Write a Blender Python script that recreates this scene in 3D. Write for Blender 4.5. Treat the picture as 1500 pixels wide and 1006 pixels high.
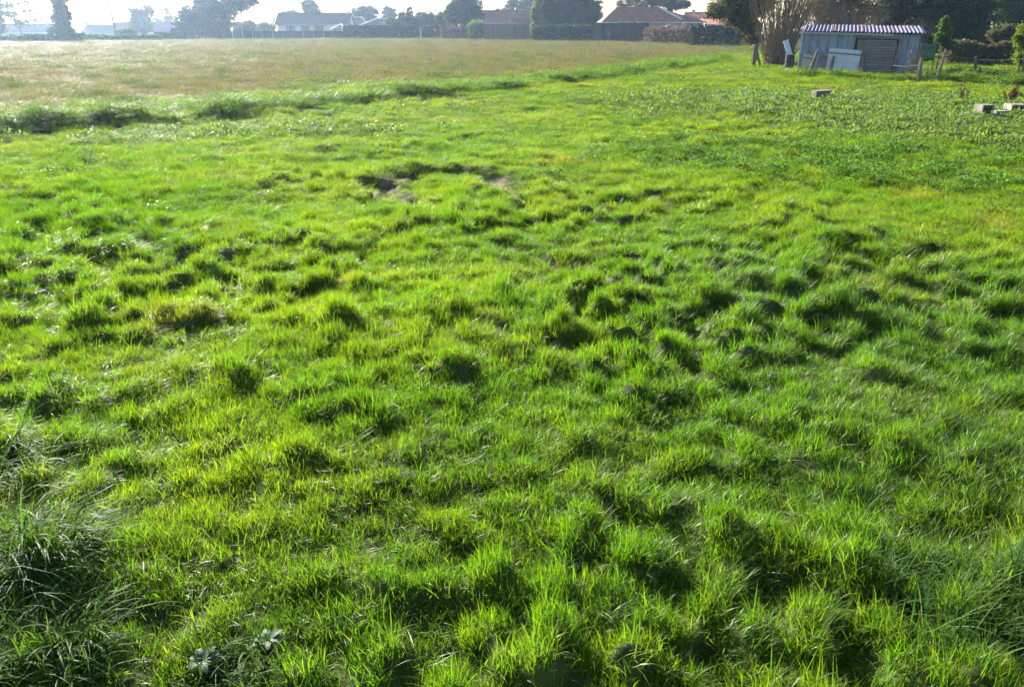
import bpy, math, random
import numpy as np
from math import radians, sin, cos, tan, atan, pi

# ------------------------------------------------------------------ camera
for o in list(bpy.data.objects): bpy.data.objects.remove(o)
SC = bpy.context.scene; COL = SC.collection
CAM_H = 1.9; FPX = 1144.0; PITCH = 21.95
cam_d = bpy.data.cameras.new('camera'); cam = bpy.data.objects.new('camera', cam_d); COL.objects.link(cam)
cam_d.sensor_width = 36; cam_d.lens = FPX / 1500 * 36; cam_d.clip_start = .05; cam_d.clip_end = 4000
cam.location = (0, 0, CAM_H); cam.rotation_euler = (radians(90 - PITCH), 0, 0)
SC.camera = cam
# ------------------------------------------------------------------ sky and sun
SUN_AZ, SUN_EL = -33.0, 24.0          # degrees, azimuth from the viewing direction (+Y), negative = left
W = bpy.data.worlds.new('World'); SC.world = W; W.use_nodes = True
nt = W.node_tree; bg = nt.nodes['Background']
sky = nt.nodes.new('ShaderNodeTexSky'); sky.sky_type = 'NISHITA'; sky.sun_disc = False
sky.sun_elevation = radians(SUN_EL); sky.sun_rotation = radians(SUN_AZ)
sky.air_density = 1.0; sky.dust_density = 1.0; sky.ozone_density = 1.0
nt.links.new(sky.outputs[0], bg.inputs[0]); bg.inputs[1].default_value = .075
sd = bpy.data.lights.new('sun', 'SUN'); sd.energy = 5.0; sd.angle = radians(.5); sd.color = (1, .95, .86)
sun = bpy.data.objects.new('sun', sd); COL.objects.link(sun)
sun.rotation_euler = (radians(90 - SUN_EL), 0, radians(180 - SUN_AZ)); sun.location = (-60, 90, 60)
SC.view_settings.view_transform = 'Standard'; SC.view_settings.look = 'None'
SC.view_settings.exposure = 2.0; SC.view_settings.gamma = 1.0
cy = SC.cycles
cy.max_bounces = 3; cy.use_adaptive_sampling = True; cy.adaptive_threshold = .025; cy.adaptive_min_samples = 16; cy.diffuse_bounces = 2; cy.glossy_bounces = 1; cy.transmission_bounces = 3
cy.volume_bounces = 0; cy.transparent_max_bounces = 8; cy.use_denoising = True
cy.caustics_reflective = False; cy.caustics_refractive = False; cy.sample_clamp_indirect = 6

# ------------------------------------------------------------------ helpers
RNG = np.random.default_rng(7); random.seed(7)
CP, SP = cos(radians(PITCH)), sin(radians(PITCH))
def ray(px, py):
    x = (px - 750) / FPX; y = -(py - 503) / FPX
    return np.array([x, CP + y * SP, -SP + y * CP])
def gnd(px, py, z=0.0):
    d = ray(px, py); t = (z - CAM_H) / d[2]; return np.array([d[0] * t, d[1] * t, z])
def at(px, py, Y):
    d = ray(px, py); t = Y / d[1]; return np.array([d[0] * t, Y, CAM_H + d[2] * t])
def X(px, Y, z=1.9): return (px - 750) / FPX * (Y * CP + (CAM_H - z) * SP)
def Z(py, Y): return at(750, py, Y)[2]
def sstep(a, b, x):
    t = np.clip((x - a) / (b - a), 0, 1); return t * t * (3 - 2 * t)
def hash2(ix, iy, s):
    h = (ix.astype(np.int64) * 374761393 + iy.astype(np.int64) * 668265263 + s * 1442695041) & 0xffffffff
    h = ((h ^ (h >> 13)) * 1274126177) & 0xffffffff
    h = ((h ^ (h >> 16)) * 2246822519) & 0xffffffff
    return ((h ^ (h >> 15)) & 0xffffff) / float(0xffffff)
def noise(x, y, s=0):
    x = np.asarray(x, float); y = np.asarray(y, float)
    ix = np.floor(x); iy = np.floor(y); fx = x - ix; fy = y - iy
    def g(a, b):
        t = hash2(ix + a, iy + b, s) * 2 * pi
        return np.cos(t) * (fx - a) + np.sin(t) * (fy - b)
    u = fx * fx * fx * (fx * (fx * 6 - 15) + 10); v = fy * fy * fy * (fy * (fy * 6 - 15) + 10)
    a = g(0, 0); b = g(1, 0); c = g(0, 1); d = g(1, 1)
    return (a + (b - a) * u + (c - a) * v + (a - b - c + d) * u * v) * 1.5
def polyd(x, y, P):
    """distance to a polyline, side (+ left of travel) and position along it"""
    best = np.full(np.shape(x), 1e9); side = np.zeros(np.shape(x)); al = np.zeros(np.shape(x)); acc = 0
    for (a, b) in zip(P[:-1], P[1:]):
        dx, dy = b[0] - a[0], b[1] - a[1]; L = math.hypot(dx, dy)
        t = np.clip(((x - a[0]) * dx + (y - a[1]) * dy) / (L * L), 0, 1)
        ex = x - a[0] - t * dx; ey = y - a[1] - t * dy; d = np.hypot(ex, ey)
        m = d < best
        side = np.where(m, np.sign(dx * ey - dy * ex), side); al = np.where(m, acc + t * L, al); best = np.where(m, d, best)
        acc += L
    return best, side, al

def tag(o, label=None, cat=None, group=None, kind=None):
    if label: o['label'] = label
    if cat: o['category'] = cat
    if group: o['group'] = group
    if kind: o['kind'] = kind
    return o
def empty(name, loc, rz=0, label=None, cat=None, group=None):
    o = bpy.data.objects.new(name, None); COL.objects.link(o); o.location = loc; o.rotation_euler = (0, 0, rz)
    o.empty_display_size = .2
    return tag(o, label, cat, group)
def link(name, me, mat=None, parent=None, loc=None, rot=None):
    if mat and not me.materials: me.materials.append(mat)
    o = bpy.data.objects.new(name, me); COL.objects.link(o)
    if parent: o.parent = parent
    if loc is not None: o.location = loc
    if rot is not None: o.rotation_euler = rot
    return o
def np_mesh(name, V, T, col=None, smooth=False):
    V = np.asarray(V, np.float32); T = np.asarray(T, np.int32); k = T.shape[1]
    me = bpy.data.meshes.new(name)
    me.vertices.add(len(V)); me.vertices.foreach_set('co', V.ravel())
    me.loops.add(T.size); me.loops.foreach_set('vertex_index', T.ravel())
    me.polygons.add(len(T)); me.polygons.foreach_set('loop_start', np.arange(0, T.size, k, dtype=np.int32))
    if smooth: me.polygons.foreach_set('use_smooth', np.ones(len(T), bool))
    me.update(calc_edges=True)
    if col is not None:
        c = np.ones((len(V), 4), np.float32); c[:, :col.shape[1]] = col
        me.attributes.new('bcol', 'FLOAT_COLOR', 'POINT').data.foreach_set('color', c.ravel())
    return me
class MB:
    """collects faces for one mesh"""
    def __init__(s): s.v = []; s.f = []
    def add(s, V, F):
        n = len(s.v); s.v += [tuple(map(float, p)) for p in V]; s.f += [tuple(i + n for i in f) for f in F]; return s
    def box(s, c, d, rz=0, tilt=None):
        hx, hy, hz = d[0] / 2, d[1] / 2, d[2] / 2
        P = np.array([(-hx,-hy,-hz),(hx,-hy,-hz),(hx,hy,-hz),(-hx,hy,-hz),(-hx,-hy,hz),(hx,-hy,hz),(hx,hy,hz),(-hx,hy,hz)])
        if tilt:
            a = tilt[0]; R = np.array([[1,0,0],[0,cos(a),-sin(a)],[0,sin(a),cos(a)]]); P = P @ R.T
            a = tilt[1]; R = np.array([[cos(a),0,sin(a)],[0,1,0],[-sin(a),0,cos(a)]]); P = P @ R.T
        R = np.array([[cos(rz),-sin(rz),0],[sin(rz),cos(rz),0],[0,0,1]]); P = P @ R.T + np.array(c)
        return s.add(P, [(0,3,2,1),(4,5,6,7),(0,1,5,4),(1,2,6,5),(2,3,7,6),(3,0,4,7)])
    def tube(s, P, R, n=5):
        V, F = tube_np(P, R, n); return s.add(V, F)
    def build(s, name, mat, parent=None, loc=None, rot=None, smooth=False, bevel=0):
        me = bpy.data.meshes.new(name); me.from_pydata(s.v, [], s.f); me.update()
        if smooth: me.polygons.foreach_set('use_smooth', np.ones(len(me.polygons), bool))
        o = link(name, me, mat, parent, loc, rot)
        if bevel:
            m = o.modifiers.new('bevel', 'BEVEL'); m.width = bevel; m.segments = 1; m.limit_method = 'ANGLE'
        return o
def tube_np(P, R, n=5):
    P = np.asarray(P, float); V = []; F = []
    for i, p in enumerate(P):
        t = P[min(i + 1, len(P) - 1)] - P[max(i - 1, 0)]; t = t / (np.linalg.norm(t) + 1e-9)
        a = np.cross(t, (0, 1, 0) if abs(t[1]) < .9 else (1, 0, 0)); a /= np.linalg.norm(a); b = np.cross(t, a)
        for k in range(n):
            w = 2 * pi * k / n; V.append(p + R[i] * (cos(w) * a + sin(w) * b))
    for i in range(len(P) - 1):
        for k in range(n):
            k2 = (k + 1) % n
            F.append((i * n + k, i * n + k2, (i + 1) * n + k2, (i + 1) * n + k))
    F.append(tuple(range((len(P) - 1) * n, len(P) * n)))
    F.append(tuple(range(n))[::-1])
    return V, F

# ------------------------------------------------------------------ materials
def newmat(name):
    m = bpy.data.materials.new(name); m.use_nodes = True; t = m.node_tree
    return m, t, t.nodes['Principled BSDF'], t.nodes['Material Output']
def mat(name, c1, c2=None, scale=4.0, rough=.8, detail=6, spec=.3, metal=0, bump=0, stretch=None):
    m, t, p, out = newmat(name)
    p.inputs['Roughness'].default_value = rough; p.inputs['Specular IOR Level'].default_value = spec
    p.inputs['Metallic'].default_value = metal
    c2 = c2 or tuple(v * .6 for v in c1)
    tc = t.nodes.new('ShaderNodeTexCoord'); n = t.nodes.new('ShaderNodeTexNoise'); r = t.nodes.new('ShaderNodeValToRGB')
    mp = t.nodes.new('ShaderNodeMapping'); t.links.new(tc.outputs['Object'], mp.inputs[0]); t.links.new(mp.outputs[0], n.inputs[0])
    if stretch: mp.inputs['Scale'].default_value = stretch
    n.inputs['Scale'].default_value = scale; n.inputs['Detail'].default_value = detail; n.inputs['Roughness'].default_value = .65
    r.color_ramp.elements[0].position = .32; r.color_ramp.elements[1].position = .68
    r.color_ramp.elements[0].color = (*c2, 1); r.color_ramp.elements[1].color = (*c1, 1)
    t.links.new(n.outputs[0], r.inputs[0]); t.links.new(r.outputs[0], p.inputs['Base Color'])
    if bump:
        b = t.nodes.new('ShaderNodeBump'); b.inputs['Strength'].default_value = bump; b.inputs['Distance'].default_value = .02
        t.links.new(n.outputs[0], b.inputs['Height']); t.links.new(b.outputs[0], p.inputs['Normal'])
    return m
def leafmat(name, col=None, trans=.55, tcol=(2.0, 2.15, .5), rough=.42, spec=.3, inst=True):
    """thin leaf: diffuse + gloss on the face, light coming through from behind"""
    m, t, p, out = newmat(name)
    a = t.nodes.new('ShaderNodeAttribute'); a.attribute_name = 'bcol'
    if inst:
        b = t.nodes.new('ShaderNodeAttribute'); b.attribute_type = 'INSTANCER'; b.attribute_name = 'icol'; bo = b.outputs['Color']
    else:
        b = t.nodes.new('ShaderNodeRGB'); b.outputs[0].default_value = (*col, 1); bo = b.outputs[0]
    mu = t.nodes.new('ShaderNodeVectorMath'); mu.operation = 'MULTIPLY'
    t.links.new(a.outputs['Color'], mu.inputs[0]); t.links.new(bo, mu.inputs[1])
    m2 = t.nodes.new('ShaderNodeVectorMath'); m2.operation = 'MULTIPLY'; m2.inputs[1].default_value = tcol
    t.links.new(mu.outputs[0], m2.inputs[0])
    t.links.new(mu.outputs[0], p.inputs['Base Color'])
    p.inputs['Roughness'].default_value = rough; p.inputs['Specular IOR Level'].default_value = spec
    tr = t.nodes.new('ShaderNodeBsdfTranslucent'); t.links.new(m2.outputs[0], tr.inputs[0])
    mx = t.nodes.new('ShaderNodeMixShader'); mx.inputs[0].default_value = trans
    t.links.new(p.outputs[0], mx.inputs[1]); t.links.new(tr.outputs[0], mx.inputs[2]); t.links.new(mx.outputs[0], out.inputs[0])
    return m
M = {}
M['grass'] = leafmat('grass_blade')
M['weed'] = leafmat('weed_leaf', rough=.55, trans=.4, spec=.12)
M['dry'] = leafmat('dry_blade', rough=.6, spec=.08, trans=.45, tcol=(1.8, 1.7, .8))
M['fargrass'] = leafmat('distant_blade', rough=.5, spec=.14)
M['bark'] = mat('bark', (.16, .12, .085), (.06, .045, .03), 9, .9, bump=.5, stretch=(1, 1, .25))
M['twig'] = mat('twig', (.22, .18, .13), (.10, .075, .05), 6, .8)
M['shoot'] = mat('shoot', (.27, .21, .13), (.12, .09, .055), 3, .75, spec=.15)
M['wood'] = mat('weathered_wood', (.20, .17, .14), (.08, .065, .05), 7, .9, bump=.4, stretch=(1, 1, .15))
M['plank'] = mat('grey_plank', (.22, .20, .19), (.12, .11, .105), 6, .85, stretch=(.15, 1, 1))
M['metal'] = mat('blue_grey_sheet', (.25, .33, .43), (.12, .16, .22), 3.5, .5, spec=.5, stretch=(1, 1, .2))
M['roofmetal'] = mat('corrugated_sheet', (.135, .125, .20), (.075, .065, .11), 2.2, .7, spec=.12)
M['rust'] = mat('rust', (.25, .075, .045), (.14, .04, .03), 5, .8)
M['palesheet'] = mat('pale_sheet', (.52, .54, .58), (.38, .40, .44), 2, .6)
M['ply'] = mat('beige_board', (.42, .36, .30), (.30, .25, .20), 3, .8)
M['concrete'] = mat('concrete', (.27, .245, .21), (.13, .115, .09), 5, .9, bump=.4)
M['stone'] = mat('field_stone', (.36, .34, .31), (.20, .19, .17), 6, .9, bump=.5)
M['soil'] = mat('bare_soil', (.15, .105, .065), (.07, .048, .03), 7, .95, bump=.6)
M['white'] = mat('render_white', (.78, .77, .73), (.66, .65, .61), .5, .8)
M['cream'] = mat('render_cream', (.56, .51, .43), (.47, .43, .36), .5, .8)
M['greywall'] = mat('render_grey', (.42, .40, .37), (.30, .29, .27), .6, .85)
M['tile'] = mat('clay_tile', (.29, .13, .085), (.17, .08, .055), 1.6, .8)
M['tileo'] = mat('orange_tile', (.50, .19, .09), (.36, .13, .065), 1.6, .8)
M['tiled'] = mat('dull_tile', (.16, .12, .11), (.10, .08, .075), 1.6, .8)
M['hip'] = mat('pale_ridge_tile', (.68, .58, .50), (.55, .45, .38), 2, .7)
M['pane'] = mat('window_glass', (.03, .035, .04), (.02, .024, .03), 1, .12, spec=.8)
M['frame'] = mat('window_frame', (.7, .7, .68), (.6, .6, .58), 1, .6)
M['shutter'] = mat('shutter_grey', (.16, .17, .19), (.12, .125, .14), 1, .7)
M['darkfence'] = mat('dark_fence', (.055, .052, .055), (.03, .03, .033), 3, .9)
M['reed'] = mat('reed_fence', (.26, .20, .13), (.14, .10, .065), 4, .9, stretch=(3, 3, .3))
M['pole'] = mat('pole_wood', (.24, .17, .12), (.16, .11, .08), 4, .9)
M['net'] = mat('green_net', (.075, .15, .115), (.04, .09, .065), 9, .9)
M['bluebox'] = mat('blue_board', (.42, .52, .66), (.34, .43, .56), 4, .5)
def LM(k, c, **kw): M[k] = leafmat(k, c, inst=False, **{'spec': .08, 'rough': .6, **kw})
LM('lf_dark', (.030, .055, .028), trans=.3); LM('lf_pine', (.028, .050, .030), trans=.2)
LM('lf_mid', (.050, .085, .030), trans=.4); LM('lf_olive', (.085, .085, .05), trans=.35, tcol=(1.5, 1.5, .9))
LM('lf_lime', (.085, .12, .025), trans=.45); LM('lf_brown', (.15, .105, .075), trans=.3, tcol=(1.2, 1.1, .9))
LM('lf_hedge', (.026, .050, .026), trans=.12); LM('lf_rust', (.15, .085, .04), trans=.35, tcol=(1.2, 1.1, .6))
LM('lf_weed', (.075, .115, .055), trans=.35); LM('lf_long', (.046, .095, .022), trans=.4, tcol=(1.8, 1.8, .7), rough=.55, spec=.08)
LM('lf_silver', (.10, .145, .085), trans=.35, tcol=(1.3, 1.4, .8), rough=.6, spec=.2)
LM('lf_gold', (.16, .15, .03), trans=.45)

# ------------------------------------------------------------------ terrain
def gp(px, py): p = gnd(px, py); return (p[0], p[1])
BANK = [(-60., 20.)] + [gp(*q) for q in [(-60, 205), (0, 197), (100, 192), (200, 184), (330, 172), (450, 160), (560, 150), (680, 139), (800, 125), (900, 112), (1000, 98), (1060, 88)]]
EDGE = [(-60., 24.)] + [gp(*q) for q in [(-60, 170), (0, 168), (200, 152), (400, 138), (600, 124), (800, 108), (950, 95), (1050, 82), (1090, 76), (1130, 72)]] + [(70., 75.), (120., 60.)]
RING = [gp(*q) for q in [(556, 282), (575, 268), (615, 259), (665, 257), (715, 261), (735, 272), (748, 283)]]
GROOVE = [gp(*q) for q in [(700, 345), (745, 362), (800, 378), (860, 397), (930, 420), (985, 444)]]
SCUFF = [gp(*q) for q in [(585, 282), (605, 300)]]
FURROW = [gp(*q) for q in [(1170, 112), (1230, 116), (1300, 119), (1390, 121), (1500, 126)]]
TRACKS = [[gp(*q) for q in [(886, 146), (890, 170)]], [gp(*q) for q in [(950, 145), (955, 172)]], [gp(*q) for q in [(820, 158), (760, 166)]]]
BUMPS = [(650, 470, .30, .11), (800, 482, .24, .12), (520, 480, .26, .11), (425, 490, .26, .11), (650, 548, .24, .12), (1215, 475, .24, .10),
         (1195, 630, .26, .13), (1120, 665, .24, .10), (1370, 675, .26, .12), (390, 705, .26, .11), (610, 690, .22, .09), (930, 700, .22, .10),
         (300, 560, .26, .10), (110, 590, .25, .10), (960, 580, .25, .10), (1400, 495, .26, .09), (1080, 495, .26, .09), (720, 440, .28, .09),
         (250, 470, .28, .08), (500, 605, .2, .08), (880, 640, .22, .08), (1290, 560, .25, .08), (1280, 850, .2, .1), (840, 860, .2, .06),
         (450, 830, .2, .06), (1040, 790, .2, .08), (330, 425, .3, .07), (980, 405, .3, .06), (560, 420, .28, .06)]
BUMPS = [(*gp(a, b), r * .74, h * (.62 if b > 620 else .85)) for a, b, r, h in BUMPS]
BIGS = [(*gp(20, 850), .34, .15), (*gp(40, 1010), .26, .10), (*gp(1400, 905), .30, .13), (*gp(-60, 720), .4, .10)]
def height(x, y):
    D = np.hypot(x, y)
    near = (1 - sstep(6, 16, D)) * (.42 + .58 * sstep(2.4, 5.2, D))
    n1 = noise(x * 2.9 + 5, y * 3.4, 1); n2 = noise(x * 5.3, y * 5.9 + 3, 2); n3 = noise(x * .55, y * .6, 3); n4 = noise(x * 7, y * 8, 4)
    amp = .062 + .030 * sstep(3, 6, D) * (1 - sstep(22, 38, D)) + .032 * near; amp = amp * (1 - .75 * sstep(35, 80, D))
    mask = sstep(-.35, .35, noise(x * .4 + 9, y * .4, 8)) * .7 + .3
    lump = sstep(-.25, .6, n1 + .35 * n2) * .85 + sstep(-.1, .6, n2) * (.40 + .45 * (1 - sstep(4, 6.5, D))) + n4 * (.18 + .10 * (1 - sstep(5, 9, D))) + .5 * noise(x * 1.2 + 2, y * 1.3, 15) - .4
    z = lump * amp * mask + n3 * .05 * (1 - sstep(40, 90, D))
    z = z + .05 * noise(x * .1, y * .1, 5)
    wx = x + .16 * noise(x * 2.3 + 1, y * 2.3, 13); wy = y + .12 * noise(x * 2.3, y * 2.3 + 6, 14)
    for k, (bx, by, r, h) in enumerate(BUMPS + BIGS):
        q = (.8, 1.35, 1.0, 1.6, .9)[k % 5]; d2 = ((wx - bx) / (r * 1.15 * q)) ** 2 + ((wy - by) / (r * .85)) ** 2
        z = z + .68 * h * np.exp(-d2 * .9) * (.85 + .6 * n2 + .5 * n1)
    d, s, al = polyd(x, y, BANK)
    w = np.exp(-(np.where(s > 0, d / 1.0, d / .42)) ** 2) * (.5 + .65 * sstep(-.3, .4, noise(al * .8, al * 0 + 4, 12)))
    z = z + w * (.19 + .09 * noise(al * .45, al * 0, 11) + .15 * np.exp(-((x + 12.5) / 4.3) ** 2)) * (1 - .4 * sstep(45, 70, D))
    d, s, al = polyd(x, y, RING)
    z = z - .07 * np.exp(-((d) / .2) ** 2) + .09 * np.exp(-((d - .36) / .18) ** 2) * (s > 0)
    d, s, al = polyd(x, y, GROOVE); z = z - .05 * np.exp(-(d / .12) ** 2)
    d, s, al = polyd(x, y, FURROW); z = z + .20 * np.exp(-((d - .25 * s) / .45) ** 2) - .06 * np.exp(-((d + s * .5) / .3) ** 2) * (s < 0)
    for T in TRACKS:
        d, s, al = polyd(x, y, T); z = z - .07 * np.exp(-(d / .25) ** 2)
    z = z - .16 * sstep(55, 100, y)
    z = z - 2.3 * sstep(172, 215, y) * sstep(60, 85, -x)
    return z
def hz(x, y): return float(height(np.array([x]), np.array([y]))[0])
def bare(x, y):
    """0..1: soil showing where the turf is scuffed away"""
    d, s, al = polyd(x, y, RING); b = 1.15 * np.exp(-(d / .17) ** 2)
    d, s, al = polyd(x, y, SCUFF); b = np.maximum(b, 1.0 * np.exp(-(d / .18) ** 2))
    d, s, al = polyd(x, y, GROOVE); b = np.maximum(b, .75 * np.exp(-(d / .08) ** 2) * (noise(al * 2.2, al * 0, 21) > -.1))
    for T in TRACKS:
        d, s, al = polyd(x, y, T); b = np.maximum(b, .8 * np.exp(-(d / .16) ** 2) * (noise(al * 1.5, al * 0, 22) > -.15))
    return np.clip(b + .25 * noise(x * 9, y * 9, 23) * (b > .1), 0, 1)
def meadow(x, y):
    """0 on the lawn, 1 on the dry meadow beyond the bank"""
    d, s, al = polyd(x, y, EDGE); v = d * s + 1.6 * noise(x * .25, y * .25, 31) + .7 * noise(x * .8, y * .8, 32)
    return sstep(-1.2, 3.6, v)

front = np.linspace(-50, 50, 260); rest = np.linspace(50, 310, 60)[1:-1]
ang = np.radians(np.concatenate([front, rest])); NA = len(ang)
rad = [.4]
while rad[-1] < 900: rad.append(rad[-1] * (1.011 if rad[-1] < 60 else 1.03))
rad = np.array(rad); NR = len(rad)
AX, RX = np.meshgrid(ang, rad); gx = (RX * np.sin(AX)).ravel(); gy = (RX * np.cos(AX)).ravel()
gz = height(gx, gy)
V = np.stack([gx, gy, gz], 1); V = np.vstack([V, [[0, 0, hz(0, 0)]]])
i, j = np.meshgrid(np.arange(NR - 1), np.arange(NA), indexing='ij'); i = i.ravel(); j = j.ravel(); j2 = (j + 1) % NA
T = np.concatenate([np.stack([i * NA + j, (i + 1) * NA + j, (i + 1) * NA + j2], 1), np.stack([i * NA + j, (i + 1) * NA + j2, i * NA + j2], 1)])
jj = np.arange(NA); T = np.concatenate([T, np.stack([np.full(NA, len(V) - 1), jj, (jj + 1) % NA], 1)])[:, ::-1]
bb = bare(V[:, 0], V[:, 1]); mm = meadow(V[:, 0], V[:, 1])
me = np_mesh('ground', V, T, np.stack([bb, mm, bb * 0], 1), smooth=True)
def ground_mat():
    m, t, p, out = newmat('turf_soil'); p.inputs['Roughness'].default_value = .95; p.inputs['Specular IOR Level'].default_value = .1
    a = t.nodes.new('ShaderNodeAttribute'); a.attribute_name = 'bcol'; s = t.nodes.new('ShaderNodeSeparateColor'); t.links.new(a.outputs['Color'], s.inputs[0])
    tc = t.nodes.new('ShaderNodeTexCoord')
    def nz(sc, det=8):
        n = t.nodes.new('ShaderNodeTexNoise'); n.inputs['Scale'].default_value = sc; n.inputs['Detail'].default_value = det; t.links.new(tc.outputs['Object'], n.inputs[0]); return n
    def ramp(n, c1, c2):
        r = t.nodes.new('ShaderNodeValToRGB'); r.color_ramp.elements[0].position = .35; r.color_ramp.elements[1].position = .65
        r.color_ramp.elements[0].color = (*c1, 1); r.color_ramp.elements[1].color = (*c2, 1); t.links.new(n.outputs[0], r.inputs[0]); return r
    def mix(f, a_, b_):
        x = t.nodes.new('ShaderNodeMix'); x.data_type = 'RGBA'; t.links.new(f, x.inputs[0]); t.links.new(a_, x.inputs[6]); t.links.new(b_, x.inputs[7]); return x.outputs[2]
    n1 = nz(9); n2 = nz(1.3); n3 = nz(.35)
    turf = ramp(n1, (.034, .045, .012), (.060, .090, .018)); dry = ramp(n2, (.085, .085, .03), (.15, .125, .06)); soil = ramp(n1, (.055, .042, .028), (.15, .11, .07))
    c = mix(s.outputs[1], turf.outputs[0], dry.outputs[0]); c = mix(s.outputs[0], c, soil.outputs[0])
    t.links.new(c, p.inputs['Base Color'])
    b = t.nodes.new('ShaderNodeBump'); b.inputs['Strength'].default_value = .6; b.inputs['Distance'].default_value = .03
    t.links.new(n1.outputs[0], b.inputs['Height']); t.links.new(b.outputs[0], p.inputs['Normal'])
    return m
tag(link('ground', me, ground_mat()), 'uneven turf ground of the field', kind='structure')

# ------------------------------------------------------------------ foliage helpers
def leaves_np(P, size, rng, flat=0, aspect=.55):
    """one kite-shaped leaf at every point; returns verts, tris"""
    n = len(P); d = rng.normal(size=(n, 3)); d[:, 2] *= (1 - flat); d /= np.linalg.norm(d, axis=1)[:, None]
    u = rng.normal(size=(n, 3)); u -= (u * d).sum(1)[:, None] * d; u /= np.linalg.norm(u, axis=1)[:, None]
    L = (size * rng.uniform(.6, 1.4, n))[:, None]; w = L * aspect
    a = P - d * L * .5; b = P + u * w * .5; c = P + d * L * .5; e = P - u * w * .5
    V = np.stack([a, b, c, e], 1).reshape(-1, 3); k = np.arange(n)[:, None] * 4
    return V, np.concatenate([k + [0, 1, 2], k + [0, 2, 3]])
def crown_np(lobes, nclump, per, size, rng, shell=.6, csize=.16, drop=0.0):
    """leaf clumps through a set of ellipsoids (cx,cy,cz,rx,ry,rz)"""
    lob = np.array(lobes, float); vol = np.cbrt(lob[:, 3] * lob[:, 4] * lob[:, 5]) ** 2; pr = vol / vol.sum()
    li = rng.choice(len(lob), nclump, p=pr); L = lob[li]
    d = rng.normal(size=(nclump, 3)); d /= np.linalg.norm(d, axis=1)[:, None]
    r = rng.uniform(shell, 1.08, nclump)[:, None] ** .8
    C = L[:, :3] + d * r * L[:, 3:6]
    cs = np.cbrt(L[:, 3] * L[:, 4] * L[:, 5]) * csize * rng.uniform(.5, 1.5, nclump)
    per_c = np.maximum(3, (per * rng.uniform(.4, 1.6, nclump)).astype(int)); idx = np.repeat(np.arange(nclump), per_c)
    P = C[idx] + rng.normal(size=(len(idx), 3)) * cs[idx][:, None] * np.array([1, 1, .75])
    P = P[P[:, 2] > .05]
    V, T = leaves_np(P, size, rng)
    b = rng.uniform(.7, 1.35, len(P)) * (rng.uniform(.75, 1.25, nclump)[idx][:len(P)] if len(P) == len(idx) else 1)
    c = np.stack([b * rng.uniform(.85, 1.2, len(P)), b, b * .95], 1)
    return V, T, np.repeat(c, 4, 0)
def limbs_mb(base_r, top, lobes, rng, lean=(0, 0), n=6):
    """trunk up to height `top`, then a limb into each lobe"""
    mb = MB(); k = 6; pts = []
    for i in range(k):
        t = i / (k - 1); pts.append((lean[0] * t + rng.normal() * base_r * .25 * (i > 0), lean[1] * t + rng.normal() * base_r * .25 * (i > 0), top * t - (.12 if i == 0 else 0)))
    mb.tube(pts, [base_r * (1.3 if i == 0 else 1 - .55 * i / (k - 1)) for i in range(k)], n)
    for L in lobes:
        s = np.array(pts[rng.integers(2, k)]); e = np.array(L[:3]); m_ = (s + e) / 2 + rng.normal(size=3) * .12 * np.linalg.norm(e - s)
        mb.tube([s, m_, e], [base_r * .42, base_r * .3, base_r * .1], 5)
    return mb
def tree(name, label, cat, base, lobes, lm, nclump=160, per=14, size=.3, trunk=(.25, 2.0), lean=(0, 0), shell=.6, csize=.16, seed=0, group=None, bark='bark'):
    rng = np.random.default_rng(seed + 100)
    root = empty(name, base, 0, label, cat, group)
    limbs_mb(trunk[0], trunk[1], lobes, rng, lean).build('trunk', M[bark], root, smooth=True)
    V, T, c = crown_np(lobes, int(nclump * 1.3), per * 4, size * .88, rng, shell * .8, csize)
    link('crown', np_mesh('crown', V, T, c), M[lm], root)
    return root
def branch_np(rng, h, r, spread=.5, levels=4, kids=4, up=.5):
    """bare branching skeleton"""
    mb = MB()
    def grow(p, d, L, r, lv):
        q = p + d * L; m_ = (p + q) / 2 + rng.normal(size=3) * L * .05
        mb.tube([p, m_, q], [r, r * .8, r * .6], 4 if lv > 1 else 3)
        if lv == 0: return
        for k in range(kids):
            nd = d + rng.normal(size=3) * spread; nd[2] += up * .35; nd /= np.linalg.norm(nd)
            s = p + (q - p) * rng.uniform(.45, 1.0)
            grow(s, nd, L * rng.uniform(.55, .8), r * .5, lv - 1)
    grow(np.array([0, 0, -.1]), np.array([0, 0, 1.]), h * .36, r, levels)
    return mb
def bare_tree(name, label, base, h, r, seed, spread=.5, levels=4, kids=4, m='twig', group=None, up=.5):
    rng = np.random.default_rng(seed); root = empty(name, base, 0, label, 'tree', group)
    mb = MB(); mb.tube([(0, 0, -.1), (0, 0, h * .2)], [r * 1.15, r], 6); mb.build('trunk', M['bark'], root)
    b = branch_np(rng, h, r * .95, spread, levels, kids, up).build('crown', M[m], root); return root
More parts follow.
